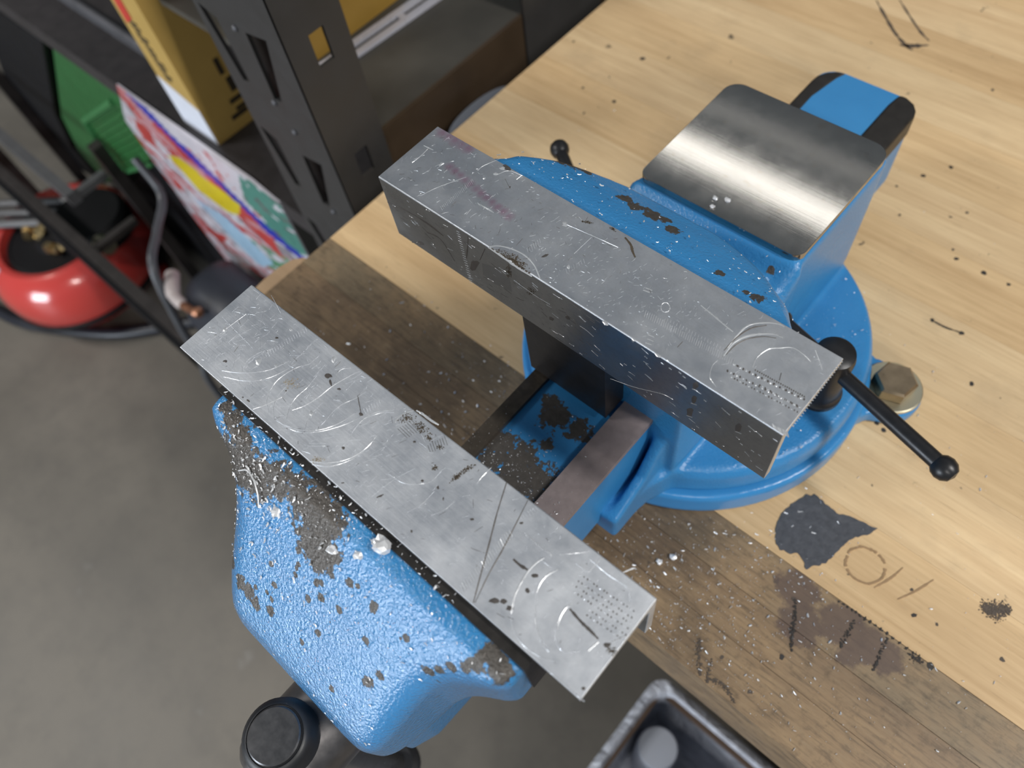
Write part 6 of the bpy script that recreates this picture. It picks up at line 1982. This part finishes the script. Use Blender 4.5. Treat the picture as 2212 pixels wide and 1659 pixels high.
# waste bin with a clear liner at the front of the bench
bn = empty('waste_bin', (290, -130, -BZ), 'black waste bin with a clear liner in front of the bench edge', 'bin')
M_bin = plain('black_bin_plastic', (0.012, 0.013, 0.017), 0.4, 0, 0.2, 20)
M_bin_b = plain('bin_rim_brown_reflection', (0.10, 0.065, 0.045), 0.4, 0, 0.2, 20)  # rim tinted brown to paint in a reflection along its edge


def ring_wall(b, x0, x1, y0, y1, z0, z1, t, r):
    o, i = rrect(x0, x1, y0, y1, r, 5), rrect(x0 + t, x1 - t, y0 + t, y1 - t, max(1, r - t), 5)
    n = len(o)
    V = [[b.verts.new((p[0], p[1], z)) for p in q] for q, z in ((o, z0), (o, z1), (i, z1), (i, z0))]
    for A, B_ in zip(V, V[1:] + V[:1]):
        for k in range(n):
            j = (k + 1) % n
            b.faces.new((A[k], A[j], B_[j], B_[k]))


b = BM()
ring_wall(b, 188, 480, -330, 4, -878, -422, 4, 16)
box(b, 190, 478, -328, 2, -880, -872)
obj('shell', b, M_bin, bn)
b = BM()
ring_wall(b, 184, 484, -334, 8, -432, -416, 12, 18)
obj('rim', b, M_bin_b, bn)
NL = NT('clear_liner_film')
NL.set(Base_Color=(0.70, 0.74, 0.85), Roughness=0.2, Alpha=0.72)
NL.put(NL.b.inputs['Specular IOR Level'], 0.9)
NL.bump(NL.noise(NL.scaled((30, 30, 9)), 1.0, 5, 0.65, 1.5), 0.8, 0.02)
b = BM()
NR = 72
loops = []
for (ins, z) in ((-3, -470), (-2.5, -414), (5, -411), (9, -416), (8, -470), (9, -560), (11, -660), (16, -690)):
    L = rrect(184 + ins, 484 - ins, -334 + ins, 8 - ins, 18, 17)
    loops.append([b.verts.new((p[0] + noise.noise(Vector((p[0] * .05, p[1] * .05, z * .03))) * (0 if ins < 8.5 else 2.5), p[1] + noise.noise(Vector((p[0] * .05 + 9, p[1] * .05, z * .03))) * (0 if ins < 8.5 else 2.5), z)) for p in L])
for A, B_ in zip(loops, loops[1:]):
    for k in range(len(A)):
        j = (k + 1) % len(A)
        b.faces.new((A[k], A[j], B_[j], B_[k]))
b.faces.new(loops[-1])
tag(obj('liner', b, NL.m, bn, 70), 'clear wrinkled plastic liner')
M_bottle = plain('frosted_bottle_plastic', (0.42, 0.45, 0.52), 0.35, 0, 0.1, 20)
bo = empty('bottle', (222, -45, -689), 'frosted bottle with a round cap inside the lined waste bin', 'bottle')
b = BM()
lathe(b, [(0, -689), (19, -689), (21.5, -685), (21.5, -480), (20, -466), (16, -456), (14, -452)], (222, -45, 0), seg=36)
obj('body', b, M_bottle, bo)
b = BM()
lathe(b, [(14, -455), (20, -454), (20.5, -440), (19, -436), (0, -435)], (222, -45, 0), seg=36)
obj('cap', b, M_bottle, bo)
M_wrap = NT('crumpled_wrap_film')
M_wrap.set(Base_Color=(0.50, 0.53, 0.62), Roughness=0.25, Alpha=0.8)
M_wrap.bump(M_wrap.noise(M_wrap.scaled((25, 25, 25)), 1.0, 5, 0.7, 2.0), 0.9, 0.03)
b = BM()
bmesh.ops.create_icosphere(b, subdivisions=4, radius=1)
for v in b.verts:
    p = v.co.copy()
    k = 1 + 0.35 * noise.noise(p * 2.2) + 0.2 * abs(noise.noise(p * 5))
    v.co = Vector((322 + p.x * 58 * k, -112 + p.y * 58 * k, -505 + p.z * 70 * k))
tag(obj('crumpled_wrap', b, M_wrap.m, at=(322, -112, -590), smooth=25), 'crumpled clear wrapping in the waste bin beside the frosted bottle', 'wrapping')
#%%SHAVINGS
# ------------------------------------------------------------------ aluminium shavings
def tree_of(o):
    me = o.data
    mw = Matrix.Translation(root_loc(o))
    return BVHTree.FromPolygons([mw @ v.co for v in me.vertices], [tuple(p.vertices) for p in me.polygons])


def find(name, pick=None):
    for o in COL.objects:
        if o.name == name or (o.name.startswith(name + '.') and pick and pick(o)):
            return o


def flake(b, p, n, size, curl=0.5):  # noqa
    a, u, v = frame(n)
    t = rnd(0, 6.28)
    U = u * math.cos(t) + v * math.sin(t)
    V = a.cross(U)
    ln, wd = size * rnd(.6, 1.6), size * rnd(.25, .7)
    rows = []
    for k in range(3):
        q = k / 2 - .5
        c = p + U * ln * q + a * (0.08 + abs(q) * curl * size * rnd(.2, .8)) / 1.0
        w = wd * (1 - abs(q) * rnd(.4, 1.2))
        rows.append((b.verts.new(c + V * w * .5), b.verts.new(c + a * size * .22), b.verts.new(c - V * w * .5)))
    for A, B_ in zip(rows, rows[1:]):
        b.faces.new((A[0], A[1], B_[1], B_[0]))
        b.faces.new((A[1], A[2], B_[2], B_[1]))


def sprinkle(b, tree, n, xs, ys, size, zt=400, dens=None, minz=-1, up=.12):
    done = 0
    tries = 0
    while done < n and tries < n * 12:
        tries += 1
        x, y = rnd(*xs), rnd(*ys)
        if dens and random.random() > dens(x, y):
            continue
        h, nn, i, d = tree.ray_cast(W(x, y, zt), Vector((0, 0, -1)))
        if h is None:
            continue
        z = h.z * 1000 - BZ
        if z < minz or nn.z < .35:
            continue
        sz = size[0] + (size[1] - size[0]) * random.random() ** 3
        flake(b, Vector((x, y, z)) + nn * (up + sz * up), nn, sz)
        done += 1


random.seed(11)
T_front, T_body, T_slide = tree_of(find('front_jaw')), tree_of(find('body')), tree_of(find('slide'))
fj_pl = [o for o in COL.objects if o.name.startswith('jaw_plate')][1]
b = BM()
sprinkle(b, T_front, 420, (28, 110), (-150, -112), (.35, 2.0), dens=lambda x, y: .15 + .85 * math.exp(-((x - 60) / 28) ** 2) * math.exp(-((y + 122) / 14) ** 2))
sprinkle(b, T_front, 330, (40, 178), (-168, -112), (.3, 1.3), dens=lambda x, y: .3 + .7 * math.exp(-((y + 118) / 16) ** 2))
sprinkle(b, tree_of(fj_pl), 110, (27, 150), (-111, -107.5), (.3, 1.6))
tag(obj('metal_shavings', b, M_shave, at=(100, -130, 150), smooth=0), 'white aluminium shavings scattered over the front jaw', 'shavings', kind='stuff')
b = BM()
sprinkle(b, T_body, 150, (25, 178), (37, 76), (.35, 1.8), dens=lambda x, y: .9 if y < 60 else .4, minz=150, up=.7)
sprinkle(b, T_body, 70, (57, 148), (85, 111.5), (.5, 1.8), minz=100, up=.7)
sprinkle(b, T_body, 40, (155, 200), (130, 190), (.4, 1.6), minz=30, up=.7)
sprinkle(b, T_body, 30, (150, 195), (48, 86), (.4, 1.6), minz=30, up=.7)
tag(obj('metal_shavings', b, M_shave, at=(100, 60, 170), smooth=0), 'white aluminium shavings scattered over the blue body and round base', 'shavings', kind='stuff')
b = BM()
sprinkle(b, T_slide, 420, (72, 118), (-75, 5), (.25, 1.1), dens=lambda x, y: max(.04, math.exp(-((y + 48) / 20) ** 2)))
rails = [o for o in COL.objects if o.name.startswith('rail')]
for o in rails[:4]:
    if o.parent == vise:
        sprinkle(b, tree_of(o), 70, (70, 135), (-75, 0), (.2, .8), dens=lambda x, y: math.exp(-((y + 50) / 25) ** 2))
tag(obj('metal_shavings', b, M_shave, at=(100, -40, 86), smooth=0), 'glittering aluminium shavings on the slide between the two jaw pads', 'shavings', kind='stuff')
b = BM()


def on_bench(n, xs, ys, size, dens=None):
    k = 0
    while k < n:
        x, y = rnd(*xs), rnd(*ys)
        if (x - VX) ** 2 + (y - VY) ** 2 < 108 ** 2 or (dens and random.random() > dens(x, y)) or y < -44:
            continue
        flake(b, Vector((x, y, 0.05)), Vector((0, 0, 1)), size[0] + (size[1] - size[0]) * random.random() ** 4)
        k += 1


on_bench(900, (130, 330), (-44, 35), (.4, 1.7), lambda x, y: .12 + .88 * math.exp(-((x - 190) / 55) ** 2))
on_bench(260, (-120, 75), (-44, 40), (.4, 2.2), lambda x, y: .15 + .85 * math.exp(-((x - 30) / 50) ** 2))
on_bench(90, (190, 330), (35, 200), (.4, 1.6))
on_bench(60, (202, 245), (40, 80), (.5, 2.0))
on_bench(40, (-140, 330), (35, 330), (.4, 1.4))
tag(obj('metal_shavings', b, M_shave, at=(200, 0, 0), smooth=0), 'fine aluminium shavings sprinkled over the brown front strip of the bench', 'shavings', kind='stuff')


def clump(x, y, z, r, label, seed, flat=.7):
    random.seed(seed)
    b = BM()
    bmesh.ops.create_icosphere(b, subdivisions=2, radius=1)
    for v in b.verts:
        p = v.co.copy()
        k = 1 + .55 * noise.noise(p * 1.7 + Vector((seed, 0, 0))) + .3 * noise.noise(p * 4 + Vector((0, seed, 0)))
        v.co = Vector((x + p.x * r * k, y + p.y * r * k * .85, z + r * flat * .8 + p.z * r * flat * k))
    tag(obj('metal_flake', b, M_shave, at=(x, y, z), smooth=0), label, 'metal flake')


clump(118.6, -112.0, 184.0, 3.4, 'largest white metal clump caught on the front jaw edge beside the pad', 3)
clump(116, -112.6, 184.0, 1.6, 'small white metal crumb just left of the largest clump on the jaw edge', 5)
clump(74.7, -127.6, 173.0, 2.3, 'oval white metal flake lying beside the bare patch on the front jaw slope', 8, .5)
clump(103.0, -123.5, 177.0, 2.2, 'white metal flake at the tail of the bare patch on the front jaw', 12, .5)
clump(113.3, -119.3, 181.3, 1.9, 'white metal flake on blue paint just below the largest clump', 15, .5)
clump(96.7, 121.7, 130.1, 1.5, 'left white crumb of the three on the steel anvil face', 21, .6)
clump(102.3, 124.2, 130.1, 1.6, 'right white crumb of the three on the steel anvil face', 25, .6)
clump(98.8, 116.6, 130.1, 1.2, 'front white crumb of the three on the steel anvil face', 28, .6)
clump(171.7, -1.7, -0.3, 2.0, 'upper white crumb of a pair on the brown bench strip near the front pad', 31, .6)
clump(167.4, -8.6, -0.3, 1.9, 'lower white crumb of a pair on the brown bench strip near the front pad', 35, .6)
b = BM()
for pts in ([(52, -126.5, 175.6), (56, -124.5, 178.2), (60, -125, 177.6), (64, -127.5, 174.6), (66.5, -131, 170.6)], [(41, -125, 173), (42.5, -128, 170.4), (44, -130, 168.6)]):
    tube(b, smooth_path([(x, y, z + .6) for x, y, z in pts], 5), .28, 6)
    break
tag(obj('metal_thread', b, M_shave, at=(58, -126, 175)), 'thin curled white metal thread on the bare patch of the front jaw', 'metal thread')
